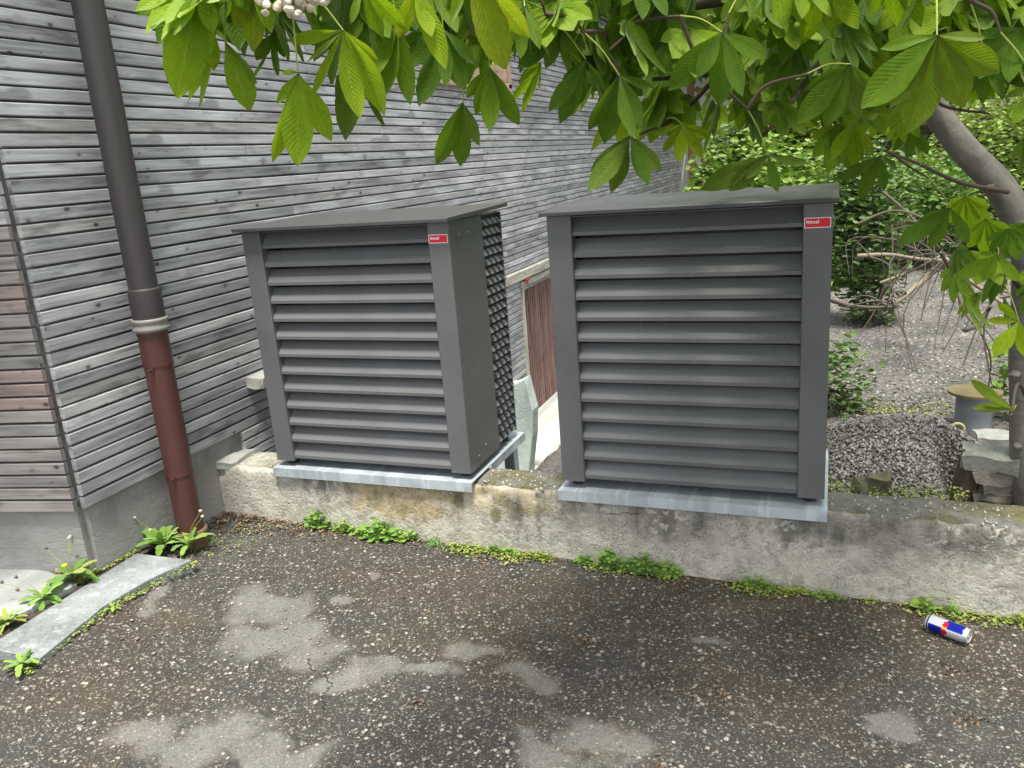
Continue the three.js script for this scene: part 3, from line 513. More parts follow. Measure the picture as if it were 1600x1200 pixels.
// ---------------------------------------------------------------- loose stones and litter on the driveway
{
  const pb = [], tones = [[.40, .385, .35], [.30, .29, .27], [.5, .48, .44], [.22, .21, .2], [.36, .31, .24]];
  for (let i = 0; i < 4200; i++) { const x = rr(-2.6, 1.3), z = rr(.02, 1.75); if (x < -2.42 && z > .4) continue; const s = rnd() < .86 ? rr(.0018, .0042) : rr(.004, .0082); if (rnd() < .75 * bareness(x, z)) continue; const l = rr(.4, .85); pb.push([TRS(V(x, groundY(x, z) + s * .25 + .001, z), [0, rnd() * 6, 0], V(s, s * rr(.4, .7), s * rr(.6, 1))), lin(...tones[i % 5].map(q => q * l))]); }
  stuff('pebbles', instanced(rock(1, .9, 14, 1), std({ roughness: .85 }), pb), scene, 'small light pebbles scattered over the dark asphalt', 'pebbles');
  const curl = grid(3, 3, (u, v) => [(u - .5) * (1 - Math.abs(v - .5) * 1.1), .25 * (u - .5) ** 2 * 4 + .12 * Math.sin(v * 5), (v - .5) * 1.6]);
  const lt = []; const put = (x, z, s, h = 0) => lt.push([TRS(V(x, groundY(x, z) + .004 + h, z), [rr(-.7, .7), rnd() * 6, rr(-.7, .7)], V(s, s, s)), lin(...[[.11, .07, .042], [.17, .11, .065], [.08, .05, .033], [.24, .18, .10]][Math.floor(rnd() * 4)])]);
  for (let i = 0; i < 420; i++) { const t = rnd() ** 1.6, x = -2.74 + t * .7, z = .01 + rnd() ** 2 * .22 * (1 - t * .6); put(x, z, rr(.006, .014), rnd() * .02 * (1 - t)); }
  for (let i = 0; i < 500; i++) { const x = rr(-2.2, 1.4); put(x, .015 + Math.abs(rr(-1, 1) * rr(0, 1)) * .16, rr(.004, .011)); }
  for (let i = 0; i < 90; i++) put(rr(-2.3, 1.2), rr(.1, 1.6), rr(.004, .011));
  for (const [px, py, n] of [[915, 1000, 40], [1515, 1110, 36], [1490, 1030, 22], [1130, 1080, 24], [1040, 1190, 20], [645, 1100, 16], [1270, 985, 16], [120, 960, 20]]) { const c = onY(px, py, 0); for (let i = 0; i < n; i++) put(c.x + rr(-1, 1) * rr(.01, .07), c.z + rr(-1, 1) * rr(.01, .05), rr(.004, .01)); }
  stuff('leaf_litter', instanced(curl, std({ roughness: .95 }), lt), scene, 'dry brown leaf scraps on the asphalt and along the wall foot', 'leaf litter');
  const st = []; for (let i = 0; i < 240; i++) { const x = rr(-4.2, -2.83), z = .80 - .05 * rnd(); st.push([TRS(V(x, .135, z + (x + 2.83) * .12), [rnd() * 6, rnd() * 6, rnd() * 6], V(1, .6, .8).multiplyScalar(rr(.006, .02))), lin(...[[.5, .38, .28], [.6, .5, .4], [.38, .26, .2], [.45, .42, .38]][i % 4])]); }
  stuff('pebble_strip', instanced(rock(1, .8, 15, 1), std({ roughness: .9 }), st), scene, 'strip of brown and cream pebbles along the house plinth', 'pebbles');
  // twigs lying about
}

// ---------------------------------------------------------------- weeds
const blade = (len, w, bend, lobes) => grid(lobes ? 4 : 2, lobes ? 14 : 5, (u, v) => { const s = u * 2 - 1, ww = w * (lobes ? Math.pow(Math.sin(Math.PI * Math.min(1, v * .86 + .07)), .7) * (v < .12 ? .35 : 1) * (.62 + .38 * Math.abs(Math.sin(v * lobes * Math.PI))) * (.55 + .6 * v) : 1 - v * .93), a = bend * v; return [s * ww, len * Math.sin(1.2 - a * .5) * v * 1.0 - .35 * bend * len * v * v * .5, len * v * Math.cos(1.2 - a * .5) + .0 - Math.abs(s) * -.12 * w]; });
const dandelionLeaf = [blade(1, .16, 1.2, 6), blade(1, .19, 1.7, 5), blade(1, .14, .8, 7), blade(1, .21, 1.0, 4)];
const roundLeaf = grid(4, 4, (u, v) => { const s = u * 2 - 1; return [s * .42 * Math.sqrt(Math.max(0, Math.sin(Math.PI * (v * .92 + .06)))), .10 * s * s + .25 * v - .18 * v * v, v]; });
const grassBlade = [blade(1, .030, .8), blade(1, .026, 1.7), blade(1, .034, 2.4)];
function dandelion(label, pos, size, n, mat, heads = [], tilt = .3) {
  const o = thing('dandelion', label, 'weed', pos);
  for (let i = 0; i < n; i++) { const s = size * rr(.65, 1.1), m = part('leaf', dandelionLeaf[i % 4], WEED[(mat + (i % 3 === 0 ? 1 : 0)) % 4], o, [rr(-.006, .006), 0, rr(-.006, .006)]); m.scale.setScalar(s); m.rotation.set(rr(-.15, .5) * tilt - (tilt < .25 ? rr(.0, .45) : 0), i / n * 6.283 + rr(-.3, .3), rr(-.15, .15), 'YXZ'); }
  for (const [h, dx, dz, kind] of heads) {
    part('stalk', tube([V(0, 0, 0), V(dx * .35, h * .55, dz * .3), V(dx, h, dz)], .0013, .001, 8, 5), STALK, o);
    part(kind === 'flower' ? 'flower' : 'seed_head', kind === 'flower' ? new THREE.SphereGeometry(.011, 12, 8).scale(1, .6, 1) : rock(.0062, 1, 5, 1), kind === 'flower' ? std({ rgb: [.75, .52, .02], roughness: .8 }) : std({ rgb: kind === 'dark' ? [.14, .11, .09] : [.42, .40, .35], roughness: 1 }), o, [dx, h + .004, dz]);
  }
  return o;
}
const groundAt = (px, py) => { let p = onY(px, py, .03); for (let i = 0; i < 3; i++) p = onY(px, py, groundY(p.x, p.z)); return p; };
dandelion('broad leaved dandelion plant standing against the plinth left of the downpipe foot', V(-2.645, .10, .475), .14, 14, 0, [[.16, -.07, .05, 'dry'], [.14, .06, .10, 'bent']], .2);
dandelion('dandelion plant growing in front of the clay socket of the downpipe', V(-2.545, .095, .435), .125, 12, 1, [[.17, .085, -.02, 'seed'], [.145, .09, -.02, 'seed']], .2);
dandelion('flowering dandelion with yellow bloom and grey seed heads at the house corner', onY(112, 905, .14), .12, 15, 2, [[.075, .02, .03, 'flower'], [.16, .0, -.03, 'seed'], [.15, -.03, -.06, 'seed'], [.105, .06, 0, 'dark'], [.12, -.10, 0, 'dark']], .9);
dandelion('flat rosette of green leaves in the joint between white slab and kerb stone', onY(70, 938, .135), .085, 18, 0, [[.10, -.08, .03, 'dark'], [.09, -.12, .06, 'dark'], [.06, -.06, .05, 'dark']], 1.3);
dandelion('trailing weed rosette at the end of the white slab by the kerb', onY(12, 975, .135), .08, 16, 3, [], 1.3);
dandelion('bright yellow green weed in front of the kerb stone end', groundAt(36, 1040), .075, 12, 1, [], .6);
dandelion('tiny pale rosette rooted at the middle of the kerb edge', groundAt(176, 952), .045, 10, 3, [], 1.0);
function clump(name, label, pos, r, h, n, mat, leafSize, group) {       // low bushy weed of small round leaves
  const o = thing(name, label, 'weed', pos, group), gs = [];
  for (let i = 0; i < n; i++) { const a = rnd() * 6.283, q = Math.sqrt(rnd()), s = leafSize * rr(.6, 1.2), g = roundLeaf.clone(); g.applyMatrix4(TRS(V(Math.cos(a) * q * r, h * (1 - q * q * .8) * rr(.15, 1), Math.abs(Math.sin(a) * q * r * .55)), [rr(-.9, .5), rnd() * 6.283, rr(-.5, .5)], s)); gs.push(g); }
  const m = part('foliage', mergeGeometries(gs), WEED[mat], o); const m2 = part('stem', mergeGeometries(Array.from({ length: 6 }, () => tube([V(rr(-r, r) * .3, 0, .01), V(rr(-r, r) * .7, h * .7, .02 + rr(0, r) * .4)], .0012, .0008, 3, 4))), STALK, o); return o;
}
const atWall = (px, py) => { const p = onZ(px, py, .02); return V(p.x, groundY(p.x), .012); };
[[497, 822, .05, .075, 46, 0, .022, 'upright leafy weed at the wall foot nearest the downpipe'], [537, 828, .045, .05, 46, 1, .018, 'small yellow green weed tuft between upright weed and bushy clump'], [592, 832, .085, .062, 120, 0, .024, 'wide bushy light green weed clump below the tray beside the downpipe'], [630, 835, .05, .04, 50, 1, .018, 'low end of the bushy weed clump'], [769, 838, .018, .03, 20, 2, .014, 'tiny round weed on the bare stretch of wall foot'], [792, 846, .035, .02, 40, 1, .012, 'flat mossy weed cushion below the green stain on the wall'], [845, 856, .05, .028, 60, 3, .013, 'low yellowish weed cushion left of the tall green clump'], [910, 866, .03, .035, 40, 0, .015, 'small green weed at the start of the bright clump'], [953, 872, .045, .062, 80, 0, .018, 'upright bright green weed below the tray by the trunk'], [1003, 884, .06, .066, 130, 0, .018, 'dense bright green weed clump, tallest along the wall'], [1040, 890, .045, .05, 80, 1, .017, 'yellow green end of the dense weed clump'], [1180, 908, .05, .035, 70, 0, .014, 'ragged green weed near the middle of the right stretch of wall'], [1240, 922, .06, .024, 70, 3, .012, 'low grassy weed cushion toward the drink can'], [1290, 930, .05, .018, 60, 1, .011, 'flat yellowish weed cushion, last before the drink can'], [1445, 962, .022, .045, 24, 1, .024, 'little green weed touching the end of the drink can'], [1482, 965, .02, .045, 12, 0, .018, 'small sprout behind the drink can'], [1590, 992, .03, .025, 40, 3, .014, 'yellowish weed at the wall foot beyond the drink can']]
  .forEach(([x, y, r, h, n, m, s, label]) => clump('wall_weed', label, atWall(x, y), r * 1.25, h * 1.3, Math.round(n * 1.7), m, s * 1.2));
for (const [x, y, label, n, len] of [[681, 838, 'dark grass tuft at the wall foot right of the bushy clump', 26, .085], [1195, 905, 'thin grass tuft growing out of the ragged weed', 20, .07], [292, 880, 'dry grass tuft at the end of the kerb stone', 24, .06], [330, 845, 'short grass tuft beside the clay socket', 30, .05]]) {
  const p = x < 400 ? groundAt(x, y) : atWall(x, y), o = thing('grass_tuft', label, 'grass', p), gs = [];
  for (let i = 0; i < n; i++) { const g = grassBlade[i % 3].clone(); g.applyMatrix4(TRS(V(rr(-.025, .025), 0, rr(0, .025)), [rr(-.2, .5), rnd() * 6.283, 0], V(1.2, 1, 1).multiplyScalar(len * rr(.5, 1.1)))); gs.push(g); }
  part('blades', mergeGeometries(gs), x < 300 ? DRYGRASS : WEED[2], o);
}
{ // moss and seedling carpet along the wall foot and the kerb edges
  const L = [], add = (p, s, k) => L.push([TRS(p, [rr(-.6, .4), rnd() * 6.28, rr(-.4, .4)], s), lin(...[[.19, .28, .04], [.26, .31, .06], [.13, .21, .03], [.33, .31, .10]][k])]);
  for (let i = 0; i < 9000; i++) { const x = rr(-2.3, 1.35), d = noise(x * 5, 1, 131) * .75 + .25 * noise(x * 17, 2, 132); if (rnd() > d * 2.2 - .85) continue; const z = .004 + rnd() * rnd() * .085 * d * 1.6; add(V(x, groundY(x) + rr(0, .012), z), rr(.005, .014), Math.floor(rnd() * 4)); }
  for (let i = 0; i < 1500; i++) { const t = rnd(), a = [-2.40, .56], b = [-2.42, 1.33], c = noise(t * 12, 4, 133); if (rnd() > c) continue; add(V(mix(a[0], b[0], t) - .055 * Math.sin(t * 3.1) + rr(-.02, .03), .10 + rr(0, .02), mix(a[1], b[1], t)), rr(.005, .012), Math.floor(rnd() * 4)); }
  for (let i = 0; i < 900; i++) { const t = rnd(); add(V(mix(-2.70, -2.745, t) + rr(-.03, .012), .125 + rr(0, .012), mix(.55, 1.3, t)), rr(.005, .013), Math.floor(rnd() * 4)); }
  for (let i = 0; i < 700; i++) { const x = rr(-2.75, -2.35), z = rr(.02, .45); if (rnd() > noise(x * 9, z * 9, 135) * 1.1 - .2) continue; add(V(x, groundY(x, z) + rr(0, .01), z), rr(.004, .010), Math.floor(rnd() * 4)); }
  const yardMoss = [[1420, 640], [1345, 645], [1300, 690]]; for (const [px, py] of yardMoss) { const c = onY(px, py, .05); for (let i = 0; i < 260; i++) { const x = c.x + rr(-.22, .22), z = c.z + rr(-.12, .12); add(V(x, landY(x, z) + .005, z), rr(.006, .016), i % 4); } }
  for (let i = 0; i < 700; i++) { const x = rr(-.02, .5), z = rr(-.32, -.2); add(V(x, .27 + rr(0, .04), z), rr(.005, .013), i % 4); }
  stuff('seedling_carpet', instanced(roundLeaf, std({ roughness: .95 }), L), scene, 'patchy green moss and seedlings along wall foot and kerb', 'moss');
}

// ---------------------------------------------------------------- chestnut tree
const tree = thing('chestnut_tree', 'chestnut tree with smooth grey trunk leaning over the wall, large fingered leaves', 'tree', [.76, .1, -.45]);
const TO = tree.position.clone(), loc = p => p.clone().sub(TO);
const trunkPts = [[1614, 800], [1611, 700], [1607, 590], [1608, 480], [1606, 390], [1568, 300], [1500, 225], [1440, 140], [1390, 55], [1350, -30]].map(([x, y], i) => onZ(x, y, -.45 + (i > 5 ? (i - 5) * .035 : 0)));
trunkPts.unshift(V(trunkPts[0].x + .01, -.05, -.45));
part('trunk', tube(trunkPts.map(loc), .078, .033, 70, 20, .10), BARK, tree);
for (const [i, a, b] of [[3, -1.2, .022], [2, -1.5, .018], [6, -.6, .02]]) { const c = trunkPts[i].clone().add(V(-.05, .02, .045)); part('branch_scar', rock(b, .8, 7 + i, 2), BARK, tree, loc(c)); }
const top = trunkPts[trunkPts.length - 1];
// boughs: pixel, pixel, distance from the camera
const boughs = [
  [[top, at(1250, -130, 2.7), at(1080, -70, 2.2), at(900, -60, 1.85), at(700, -70, 1.55), at(480, -55, 1.38), at(330, -70, 1.32)], .034, .007],
  [[at(1330, -60, 2.9), at(1130, 2, 2.35), at(1000, 14, 2.15), at(880, 28, 2.0), at(800, 60, 1.9)], .018, .006],
  [[top, at(1400, -160, 2.3), at(1440, -90, 1.8), at(1470, -30, 1.55)], .026, .007],
  [[top, at(1480, -120, 3.0), at(1620, -60, 2.6), at(1680, 60, 2.4)], .03, .01],
  [[at(1575, 300, 3.05), at(1500, 285, 2.9), at(1440, 258, 2.75), at(1380, 235, 2.5)], .008, .003],
  [[at(1330, -20, 2.9), at(1210, 120, 2.5), at(1110, 117, 2.35), at(1020, 124, 2.25)], .013, .005],
  [[at(1300, 60, 2.8), at(1240, 155, 2.5), at(1190, 215, 2.3)], .010, .004],
  [[at(1130, 110, 2.4), at(1060, 180, 2.3), at(1000, 210, 2.1)], .008, .003],
  [[at(1610, 470, 3.1), at(1580, 430, 2.9), at(1560, 395, 2.8)], .012, .005],
  [[at(1612, 640, 3.2), at(1590, 600, 3.0), at(1580, 650, 2.9)], .008, .003],
  [[top, V(.1, 2.7, .0), V(.0, 3.2, .6), V(.1, 3.5, 1.4)], .034, .008],
  [[top, V(.5, 2.7, -.6), V(.7, 3.3, -1.2), V(.6, 3.6, -2)], .034, .008],
  [[V(.1, 2.7, .0), V(.9, 3.1, .4), V(1.7, 3.3, .8)], .026, .006],
];
const nodes = [];
for (const [pts, a, b] of boughs) { part('bough', tube(pts.map(loc), a, b, 30, 9, .12), a > .02 ? BARK : TWIG, tree); const c = new THREE.CatmullRomCurve3(pts); for (let t = 0; t <= 1; t += .04) nodes.push(c.getPoint(t)); }

function makeLeaflet(s) {
  const sv = seed; seed = 900 + s * 37; const curve = rr(-.16, .22), fold = rr(.10, .34), twist = rr(-.6, .6), wv = rr(0, 6), wa = rr(.006, .016); seed = sv;
  return grid(8, 26, (u, v) => {
    const q = u * 2 - 1, t = v, body = .172 * Math.pow(Math.sin(Math.PI * Math.pow(Math.min(1, t * .975 + .010), 1.38)), .92) * (1 - .22 * sm(.8, 1, t)), tip = t > .86 ? .011 * Math.sin((t - .86) / .14 * Math.PI * .5 + 1.57) : .004;
    const serr = 1 + (Math.abs(q) > .9 ? .055 * (((t * 22) % 1) - .5) : 0), w = (body + tip) * serr + .006 * (1 - t);
    const pleat = .006 * Math.sin((t - .09 * Math.abs(q)) * 17 * 2 * Math.PI) * (body / .172) * (.3 + .7 * Math.abs(q)) * .5;
    const x = q * w, z = -fold * (.25 - Math.abs(q) * .6) * w * 1.6 + pleat + curve * t * t * 1.0 + wa * Math.sin(t * 9 + wv + q * 2) * Math.abs(q), a = twist * t * .6;
    return [x * Math.cos(a) - z * Math.sin(a) * .4, -t, z + x * Math.sin(a) * .4, u, v];
  });
}
const leafletGeo = Array.from({ length: 9 }, (_, i) => makeLeaflet(i));
// leaves read from the photograph: [junction x, y, distance tips [x, y, width]]
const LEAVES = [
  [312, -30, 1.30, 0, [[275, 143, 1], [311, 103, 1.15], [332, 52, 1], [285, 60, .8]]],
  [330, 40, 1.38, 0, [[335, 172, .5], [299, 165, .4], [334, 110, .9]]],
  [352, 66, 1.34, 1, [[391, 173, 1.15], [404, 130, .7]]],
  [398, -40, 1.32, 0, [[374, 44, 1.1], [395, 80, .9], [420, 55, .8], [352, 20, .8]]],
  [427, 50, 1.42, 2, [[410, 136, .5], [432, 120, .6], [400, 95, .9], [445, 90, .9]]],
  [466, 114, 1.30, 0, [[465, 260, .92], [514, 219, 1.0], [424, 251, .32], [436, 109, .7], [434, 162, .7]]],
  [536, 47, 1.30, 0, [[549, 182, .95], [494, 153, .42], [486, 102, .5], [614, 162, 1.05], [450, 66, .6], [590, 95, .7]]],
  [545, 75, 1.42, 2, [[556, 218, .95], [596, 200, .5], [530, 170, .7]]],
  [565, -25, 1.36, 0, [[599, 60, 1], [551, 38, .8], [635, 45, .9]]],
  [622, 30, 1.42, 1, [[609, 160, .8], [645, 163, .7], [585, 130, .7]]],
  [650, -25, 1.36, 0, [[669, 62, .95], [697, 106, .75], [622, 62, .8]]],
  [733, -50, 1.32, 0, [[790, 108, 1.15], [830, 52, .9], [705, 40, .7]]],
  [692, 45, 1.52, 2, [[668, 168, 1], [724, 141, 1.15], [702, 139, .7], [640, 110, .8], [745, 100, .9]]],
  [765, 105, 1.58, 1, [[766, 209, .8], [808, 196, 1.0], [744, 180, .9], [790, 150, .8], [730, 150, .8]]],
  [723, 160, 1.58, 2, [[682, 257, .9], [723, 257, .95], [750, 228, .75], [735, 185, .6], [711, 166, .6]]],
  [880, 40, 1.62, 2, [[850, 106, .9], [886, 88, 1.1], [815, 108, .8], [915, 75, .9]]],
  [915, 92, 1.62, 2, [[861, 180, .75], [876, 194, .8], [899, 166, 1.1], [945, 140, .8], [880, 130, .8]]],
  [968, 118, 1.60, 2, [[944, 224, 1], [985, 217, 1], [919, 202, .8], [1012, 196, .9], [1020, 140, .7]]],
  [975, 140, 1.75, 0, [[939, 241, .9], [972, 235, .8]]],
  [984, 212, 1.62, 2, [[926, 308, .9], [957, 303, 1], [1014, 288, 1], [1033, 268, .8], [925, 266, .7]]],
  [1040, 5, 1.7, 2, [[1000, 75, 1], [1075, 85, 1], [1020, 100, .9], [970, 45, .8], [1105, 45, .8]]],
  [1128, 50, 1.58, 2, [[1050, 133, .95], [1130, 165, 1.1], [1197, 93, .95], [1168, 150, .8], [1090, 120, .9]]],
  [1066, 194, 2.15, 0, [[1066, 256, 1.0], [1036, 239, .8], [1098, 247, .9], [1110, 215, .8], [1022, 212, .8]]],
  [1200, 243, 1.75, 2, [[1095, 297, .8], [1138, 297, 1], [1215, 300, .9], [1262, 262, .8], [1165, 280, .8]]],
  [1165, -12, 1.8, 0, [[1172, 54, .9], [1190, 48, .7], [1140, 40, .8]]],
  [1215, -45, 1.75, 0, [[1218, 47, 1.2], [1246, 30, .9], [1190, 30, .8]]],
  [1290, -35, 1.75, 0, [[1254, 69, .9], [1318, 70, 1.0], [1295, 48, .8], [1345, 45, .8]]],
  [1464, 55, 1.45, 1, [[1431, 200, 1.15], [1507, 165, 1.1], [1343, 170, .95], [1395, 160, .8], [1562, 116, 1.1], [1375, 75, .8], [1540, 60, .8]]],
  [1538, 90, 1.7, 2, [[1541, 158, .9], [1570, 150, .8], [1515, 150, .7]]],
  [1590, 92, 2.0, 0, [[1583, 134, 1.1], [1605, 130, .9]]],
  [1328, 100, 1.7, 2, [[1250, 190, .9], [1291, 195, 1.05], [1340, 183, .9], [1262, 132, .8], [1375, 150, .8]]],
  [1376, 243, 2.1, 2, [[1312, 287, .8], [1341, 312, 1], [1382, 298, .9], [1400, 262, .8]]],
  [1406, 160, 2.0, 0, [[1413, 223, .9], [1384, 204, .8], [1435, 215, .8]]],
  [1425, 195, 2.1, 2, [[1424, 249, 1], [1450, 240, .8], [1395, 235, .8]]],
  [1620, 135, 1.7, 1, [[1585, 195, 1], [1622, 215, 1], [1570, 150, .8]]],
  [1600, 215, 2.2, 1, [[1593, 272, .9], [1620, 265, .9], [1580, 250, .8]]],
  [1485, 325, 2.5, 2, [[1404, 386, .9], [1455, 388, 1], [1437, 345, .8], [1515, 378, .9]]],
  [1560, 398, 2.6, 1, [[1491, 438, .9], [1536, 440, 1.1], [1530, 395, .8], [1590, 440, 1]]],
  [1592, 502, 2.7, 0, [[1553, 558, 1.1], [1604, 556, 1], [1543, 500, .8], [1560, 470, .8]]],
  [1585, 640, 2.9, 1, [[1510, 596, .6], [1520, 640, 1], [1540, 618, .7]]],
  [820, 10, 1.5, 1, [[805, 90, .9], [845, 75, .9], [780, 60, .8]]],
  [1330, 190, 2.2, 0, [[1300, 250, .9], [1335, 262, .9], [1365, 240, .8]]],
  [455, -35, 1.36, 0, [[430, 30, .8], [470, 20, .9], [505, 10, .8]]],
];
const bv = new THREE.Matrix4();
function orient(a, b, wide, nrm) {            // matrix taking a unit leaflet (pointing down, facing +z) from a to b
  const d = b.clone().sub(a), L = d.length(), y = d.clone().normalize().negate(), z = nrm.clone().addScaledVector(y, -nrm.dot(y)).normalize(), x = y.clone().cross(z);
  return bv.clone().makeBasis(x.multiplyScalar(L * wide), y.multiplyScalar(L), z.multiplyScalar(L)).setPosition(a);
}
function stalkTo(J, up) {
  let best = nodes[0], bd = 1e9; for (const n of nodes) { const d = n.distanceTo(J); if (d < bd) { bd = d; best = n; } }
  const E = J.clone().addScaledVector(best.clone().sub(J).normalize(), Math.min(.09, bd * .8)).add(V(rr(-.015, .015), .02, rr(-.015, .015)));
  if (bd > .11) { const m = E.clone().lerp(best, .5).add(V(rr(-.025, .025), rr(-.01, .02), rr(-.025, .025))); part('twig', tube([E, m, best].map(loc), .0022, .0045, 10, 6), TWIG, tree); for (let t = 0; t < 1; t += .25) nodes.push(E.clone().lerp(best, t)); }
  return tube([J, J.clone().lerp(E, .5).add(V(0, .008, 0)), E].map(loc), .0012, .0018, 8, 6);
}
LEAVES.forEach(([jx, jy, dist, tone, tips], li) => {
  const J = at(jx, jy, dist), lf = part('leaf', stalkTo(J), STALK, tree);
  tips.forEach(([tx, ty, w], k) => {
    const T = at(tx, ty, dist + rr(-.035, .05)), n = EYE.clone().sub(J).normalize().add(V(rr(-.7, .7), rr(-.3, .8), rr(-.4, .4))).normalize();
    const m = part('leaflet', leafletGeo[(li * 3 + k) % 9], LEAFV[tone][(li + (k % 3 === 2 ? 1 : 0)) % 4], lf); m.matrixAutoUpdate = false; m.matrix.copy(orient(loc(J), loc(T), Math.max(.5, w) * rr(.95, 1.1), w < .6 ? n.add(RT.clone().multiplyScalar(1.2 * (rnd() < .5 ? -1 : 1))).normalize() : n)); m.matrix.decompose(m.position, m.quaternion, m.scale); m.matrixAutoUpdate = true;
  });
});
{ // the rest of the crown: whole fingered leaves, too many to tell apart
  const low = (s) => { const g = leafletGeo[s]; return g; };
  const palm = [0, 1, 2].map(v => mergeGeometries([-95, -58, -22, 18, 55, 92].map((deg, k) => { const a = (deg + v * 7 - 8) * Math.PI / 180, L = [.62, .85, 1, 1, .88, .6][k], dir = V(Math.sin(a), -Math.cos(a) * .8 - .55, .35 * Math.cos(a) + .12 * v).normalize(); return low((k + v * 3) % 9).clone().applyMatrix4(orient(V(0, 0, 0), dir.multiplyScalar(L), 1, V(0, .25, 1))); })));
  const sets = [[], [], []], put = (p, s, turn, tilt) => sets[Math.floor(rnd() * 3)].push(TRS(loc(p), [tilt, turn, rr(-.3, .3)], s));
  const wedge = (n, x0, x1, y0, y1, d0, d1) => { for (let i = 0; i < n; i++) put(at(rr(x0, x1), rr(y0, y1), rr(d0, d1)), rr(.09, .14), rr(-2.2, 2.2) + YAW * -1, rr(-.5, .3)); };
  wedge(110, 560, 1000, -120, 45, 1.6, 2.2); wedge(170, 960, 1640, -120, 70, 1.7, 2.7); wedge(64, 1010, 1330, 30, 180, 2.2, 3.0); wedge(64, 1330, 1660, -20, 90, 1.9, 2.8); wedge(14, 1300, 1420, 100, 210, 2.0, 2.8); wedge(16, 1490, 1660, 300, 470, 2.7, 3.1); wedge(34, 290, 600, -100, -15, 1.36, 1.62); wedge(12, 780, 1000, 40, 110, 1.75, 2.1);
  for (let i = 0; i < 130; i++) put(V(rr(.15, 1.4), rr(2.05, 2.7), rr(-1.1, .6)), rr(.12, .17), rnd() * 6.283, rr(-.6, .3));
  for (let i = 0; i < 70; i++) put(V(rr(-.9, .2), rr(2.3, 3.1), rr(-.6, .9)), rr(.12, .17), rnd() * 6.283, rr(-.6, .3));
  wedge(30, 300, 1700, -420, -130, 1.5, 2.8);
  for (let i = 0; i < 560; i++) { const a = rnd() * 6.283, q = Math.sqrt(rnd()), p = V(.95 + Math.cos(a) * q * 1.55, rr(2.5, 4.0), .7 + Math.sin(a) * q * 2.4); put(p, rr(.12, .17), rnd() * 6.283, rr(-.6, .3)); }
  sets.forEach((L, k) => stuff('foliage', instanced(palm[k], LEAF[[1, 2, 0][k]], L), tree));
  // flower candle at the tip of the left bough
  const fl = []; for (let i = 0; i < 80; i++) { const t = rnd(), a = rnd() * 6.28; fl.push(TRS(loc(at(mix(425, 505, t), 2 + 12 * Math.sin(t * 7), 1.27)).add(V(Math.cos(a) * .018, rr(-.012, .03), Math.sin(a) * .018)), [rnd() * 6, rnd() * 6, 0], rr(.005, .009))); }
  stuff('blossom', instanced(rock(1, .7, 3, 1), std({ rgb: [.74, .68, .56], roughness: .9, transmission: .3, thickness: 0 }), fl), tree);
}

// ---------------------------------------------------------------- shrubs, brushwood and trees beyond the yard
const smallLeaf = grid(2, 4, (u, v) => { const s = u * 2 - 1; return [s * .36 * Math.pow(Math.sin(Math.PI * Math.min(.99, v * .96 + .02)), .8), .12 * Math.abs(s) - .18 * v * v, v]; });
function shrub(name, label, pos, [rx, ry, rz], n, leaf, mat, cat = 'shrub', group, trunkH = 0) {
  const o = thing(name, label, cat, pos, group), c0 = V(0, trunkH + ry * .8, 0);
  const lobes = Array.from({ length: 9 }, () => V(rr(-.6, .6) * rx, c0.y + rr(-.6, .6) * ry, rr(-.6, .6) * rz)), L = [];
  for (let i = 0; i < n; i++) {
    const l = lobes[i % 9], a = rnd() * 6.283, b = Math.acos(rr(-1, 1)), q = Math.pow(rnd(), .45) * .52, p = l.clone().add(V(Math.sin(b) * Math.cos(a) * rx * q, Math.cos(b) * ry * q, Math.sin(b) * Math.sin(a) * rz * q)); if (p.y < .02) p.y = .02 + rnd() * .1;
    const k = rr(.75, 1.2); L.push([TRS(p, [rr(-.8, .6), rnd() * 6.283, rr(-.5, .5)], leaf * rr(.6, 1.25)), lin(k, k * rr(.92, 1.08), k * .9)]);
  }
  stuff('foliage', instanced(smallLeaf, SHRUBLEAF[mat], L), o);
  for (let i = 0; i < 5; i++) part(trunkH ? 'limb' : 'stem', tube([V(rr(-.1, .1) * rx * .3, trunkH * .8, rr(-.1, .1)), V(rr(-.2, .2) * rx, c0.y * .6, rr(-.2, .2) * rz), lobes[i]], trunkH ? .06 : .016, .008, 8, 6), TWIG, o);
  if (trunkH) part('trunk', tube([V(0, -.3, 0), V(.05, trunkH * .5, 0), V(0, trunkH + ry * .3, 0)], .14, .08, 8, 9, .1), BARK, o);
  return o;
}
const onLand = (x, z) => V(x, landY(x, z) - .02, z);
[
  ['light green shrub behind the cabinet near the trunk', -.35, -7.2, 1.0, 1.0, .9, 5200, .085, 1], ['bright green bush beside the brushwood on the left of the yard end', .75, -8.3, 1.0, .95, .9, 6000, .07, 0],
  ['yellow green bush above the fallen branches', 2.0, -9.2, 1.2, 1.2, .9, 6500, .075, 3], ['leafy green bush half hidden by the leaning trunk', 3.4, -8.8, 1.3, 1.3, 1, 6000, .08, 0],
  ['dark green bush at the far right of the yard', 4.8, -8.4, 1.3, 1.4, 1, 5000, .085, 2], ['pale large leaved shrub beside the far end of the house', -1.25, -9.5, .8, 1.1, .9, 4200, .11, 1],
  ['tall light shrub in front of the white walled building', -.4, -11.2, 1.2, 1.5, 1, 5500, .10, 3],
  ['dark green bush standing in the yard under the left end of the dead branches', .35, -4.6, .55, .95, .5, 3600, .06, 2], ['small leafy shrub at the foot of the chestnut trunk', 1.02, -1.9, .22, .26, .2, 420, .045, 1],
].forEach(([label, x, z, rx, ry, rz, n, l, m]) => shrub('shrub', label, onLand(x, z), [rx, ry, rz], n, l, m));
shrub('shrub', 'small low bush at ground level between gravel heap and cabinet post', onLand(-.02, -2.0), [.34, .30, .26], 420, .05, 2);
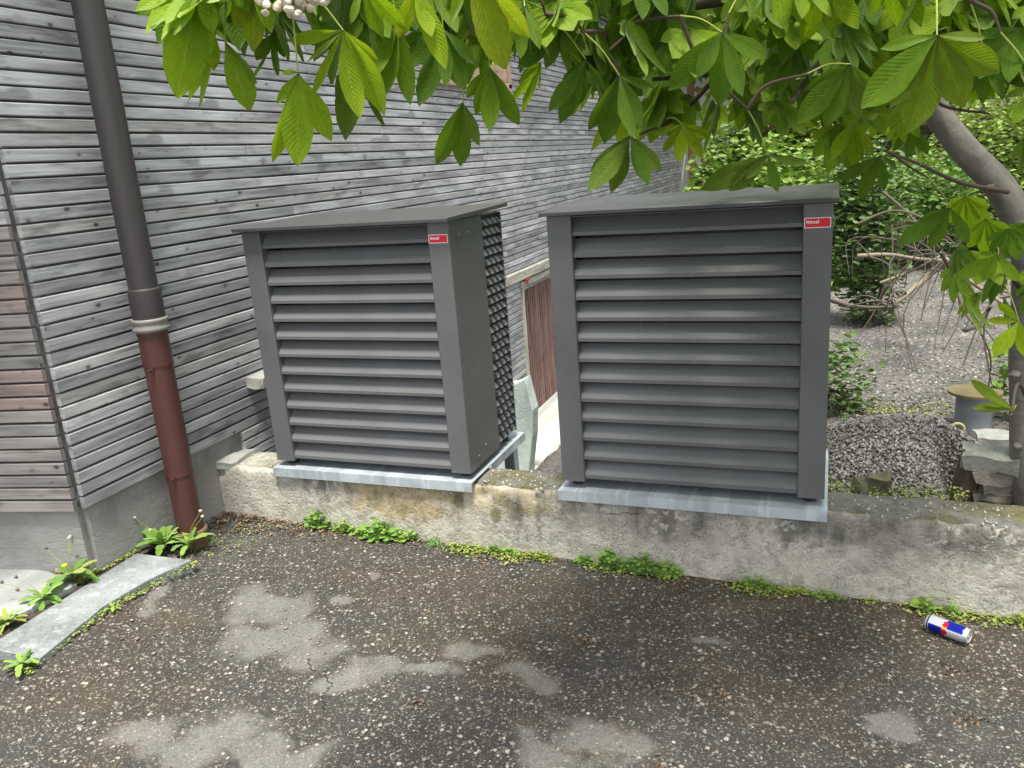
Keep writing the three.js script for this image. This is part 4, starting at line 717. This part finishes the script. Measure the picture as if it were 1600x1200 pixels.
[
  ['broad pale green tree on the slope behind the house end', -1.6, -15, 2.4, 2.6, 2, 9000, .16, 3, 1.5], ['tall mid green tree on the slope above the yard', 1.2, -14, 2.6, 3.0, 2, 10000, .15, 1, 1.2],
  ['dense green tree on the slope behind the brushwood', 4.4, -13.6, 2.8, 3.0, 2.2, 10000, .15, 0, 1.0], ['dark tree high on the slope behind the others', 8.2, -15, 3, 3.4, 2.4, 9000, .17, 2, 1],
  ['highest tree at the top of the slope, lightest crown', 2.6, -20, 4, 4.2, 3, 9000, .22, 3, 1.5], ['wide dark crowned tree at the top of the slope', -3.2, -22, 4, 4.4, 3, 9000, .22, 2, 2], ['round tree at the top of the slope on the right', 9.5, -21, 4.2, 4.2, 3, 9000, .22, 1, 1.5],
].forEach(([label, x, z, rx, ry, rz, n, l, m, t]) => shrub('deciduous_tree', label, onLand(x, z), [rx, ry, rz], n, l, m, 'tree', 'trees on the slope', t));
{ // undergrowth on the slope
  const L = []; for (let i = 0; i < 26000; i++) { const z = -rr(9.2, 26), x = rr(-2.4, 4 - z * .42); L.push([TRS(V(x, landY(x, z) + rr(0, .5) * rnd(), z), [rr(-.9, .5), rnd() * 6.28, rr(-.5, .5)], rr(.05, .12)), lin(...[[.12, .2, .03], [.17, .24, .05], [.09, .14, .03], [.22, .26, .07]][i % 4])]); }
  const pb = []; for (let i = 0; i < 16000; i++) { const z = -1.4 - 6.5 * rnd() ** 1.5, x = rr(-.3, 1.2 - z * .45), s = rr(.004, .011), g = rr(.08, .34); pb.push([TRS(V(x, landY(x, z) + .003, z), [rnd() * 6, rnd() * 6, 0], V(s, s * .6, s)), lin(g, g * .95, g * .88)]); }
  stuff('yard_gravel', instanced(rock(1, .8, 16, 0), std({ roughness: .95 }), pb), scene, 'loose grey gravel strewn over the yard', 'gravel');
  stuff('undergrowth', instanced(smallLeaf, std({ roughness: .95, transmission: .35, thickness: 0 }), L), scene, 'green undergrowth covering the slope beyond the yard', 'undergrowth');
}
// dead brushwood reaching over the yard: [pixels, distance, radius, pale?]
const SNAGS = [
  ['pale bent dead branch reaching down to the ground', [[1480, 405], [1450, 432], [1405, 470], [1390, 485]], 6.2, .035, 1], ['dead branch lying level beside the cabinet', [[1295, 468], [1330, 478], [1395, 480], [1405, 476]], 6.0, .026, 0],
  ['long level dead branch of the brushwood', [[1340, 400], [1385, 398], [1440, 405], [1508, 408]], 6.6, .028, 1], ['dark broken branch with a cut end', [[1508, 516], [1525, 508], [1540, 490], [1548, 480]], 4.6, .02, 0],
  ['steep dark branch falling toward the cut branch', [[1470, 395], [1488, 430], [1505, 480], [1520, 505]], 5.2, .018, 0], ['thin slanting branch behind the pale one', [[1375, 442], [1420, 425], [1460, 405], [1475, 396]], 6.5, .018, 1],
  ['thin branch crossing the brushwood upward', [[1340, 350], [1390, 330], [1440, 340], [1490, 380]], 6.9, .018, 0], ['upper dead branch disappearing into the bushes', [[1380, 300], [1420, 335], [1465, 385], [1480, 400]], 7.0, .02, 0], ['dead branch sloping toward the trunk', [[1500, 430], [1540, 455], [1570, 475], [1600, 490]], 6.4, .024, 1],
];
for (const [label, px, d, r, pale] of SNAGS) {
  const pts = px.map(([x, y], i) => at(x, y, d + .12 * Math.sin(i * 2 + d))), o = thing('dead_branch', label, 'branch', pts[0]); const l = p => p.clone().sub(pts[0]);
  part('stem', tube(pts.map(l), r * .62, r * .36, 18, 8, .25), pale ? DEADPALE : DEADWOOD, o); const cv = new THREE.CatmullRomCurve3(pts);
  for (let k = 0; k < 4; k++) { const a = cv.getPoint(rr(.1, .95)), e = a.clone().add(V(rr(-.35, .35), rr(-.45, .12), rr(-.2, .2))); part('twig', tube([a, a.clone().lerp(e, .5).add(V(rr(-.06, .06), rr(.0, .1), 0)), e].map(l), r * .25, .0035, 8, 5), DEADWOOD, o); }
}
{ // thin hanging twigs of the brushwood
  const gs = []; for (let i = 0; i < 24; i++) { const a = at(rr(1360, 1570), rr(330, 440), rr(5.4, 7.2)), e = a.clone().add(V(rr(-.3, .2), rr(-.8, -.1), rr(-.3, .3))); gs.push(tube([a, a.clone().lerp(e, .5).add(V(rr(-.15, .15), rr(.05, .2), 0)), e], .0045, .002, 8, 4)); }
  stuff('brushwood', new THREE.Mesh(mergeGeometries(gs), DEADWOOD), scene, 'tangle of thin dead twigs hanging over the yard', 'brushwood');
}

renderer.render(scene, camera);
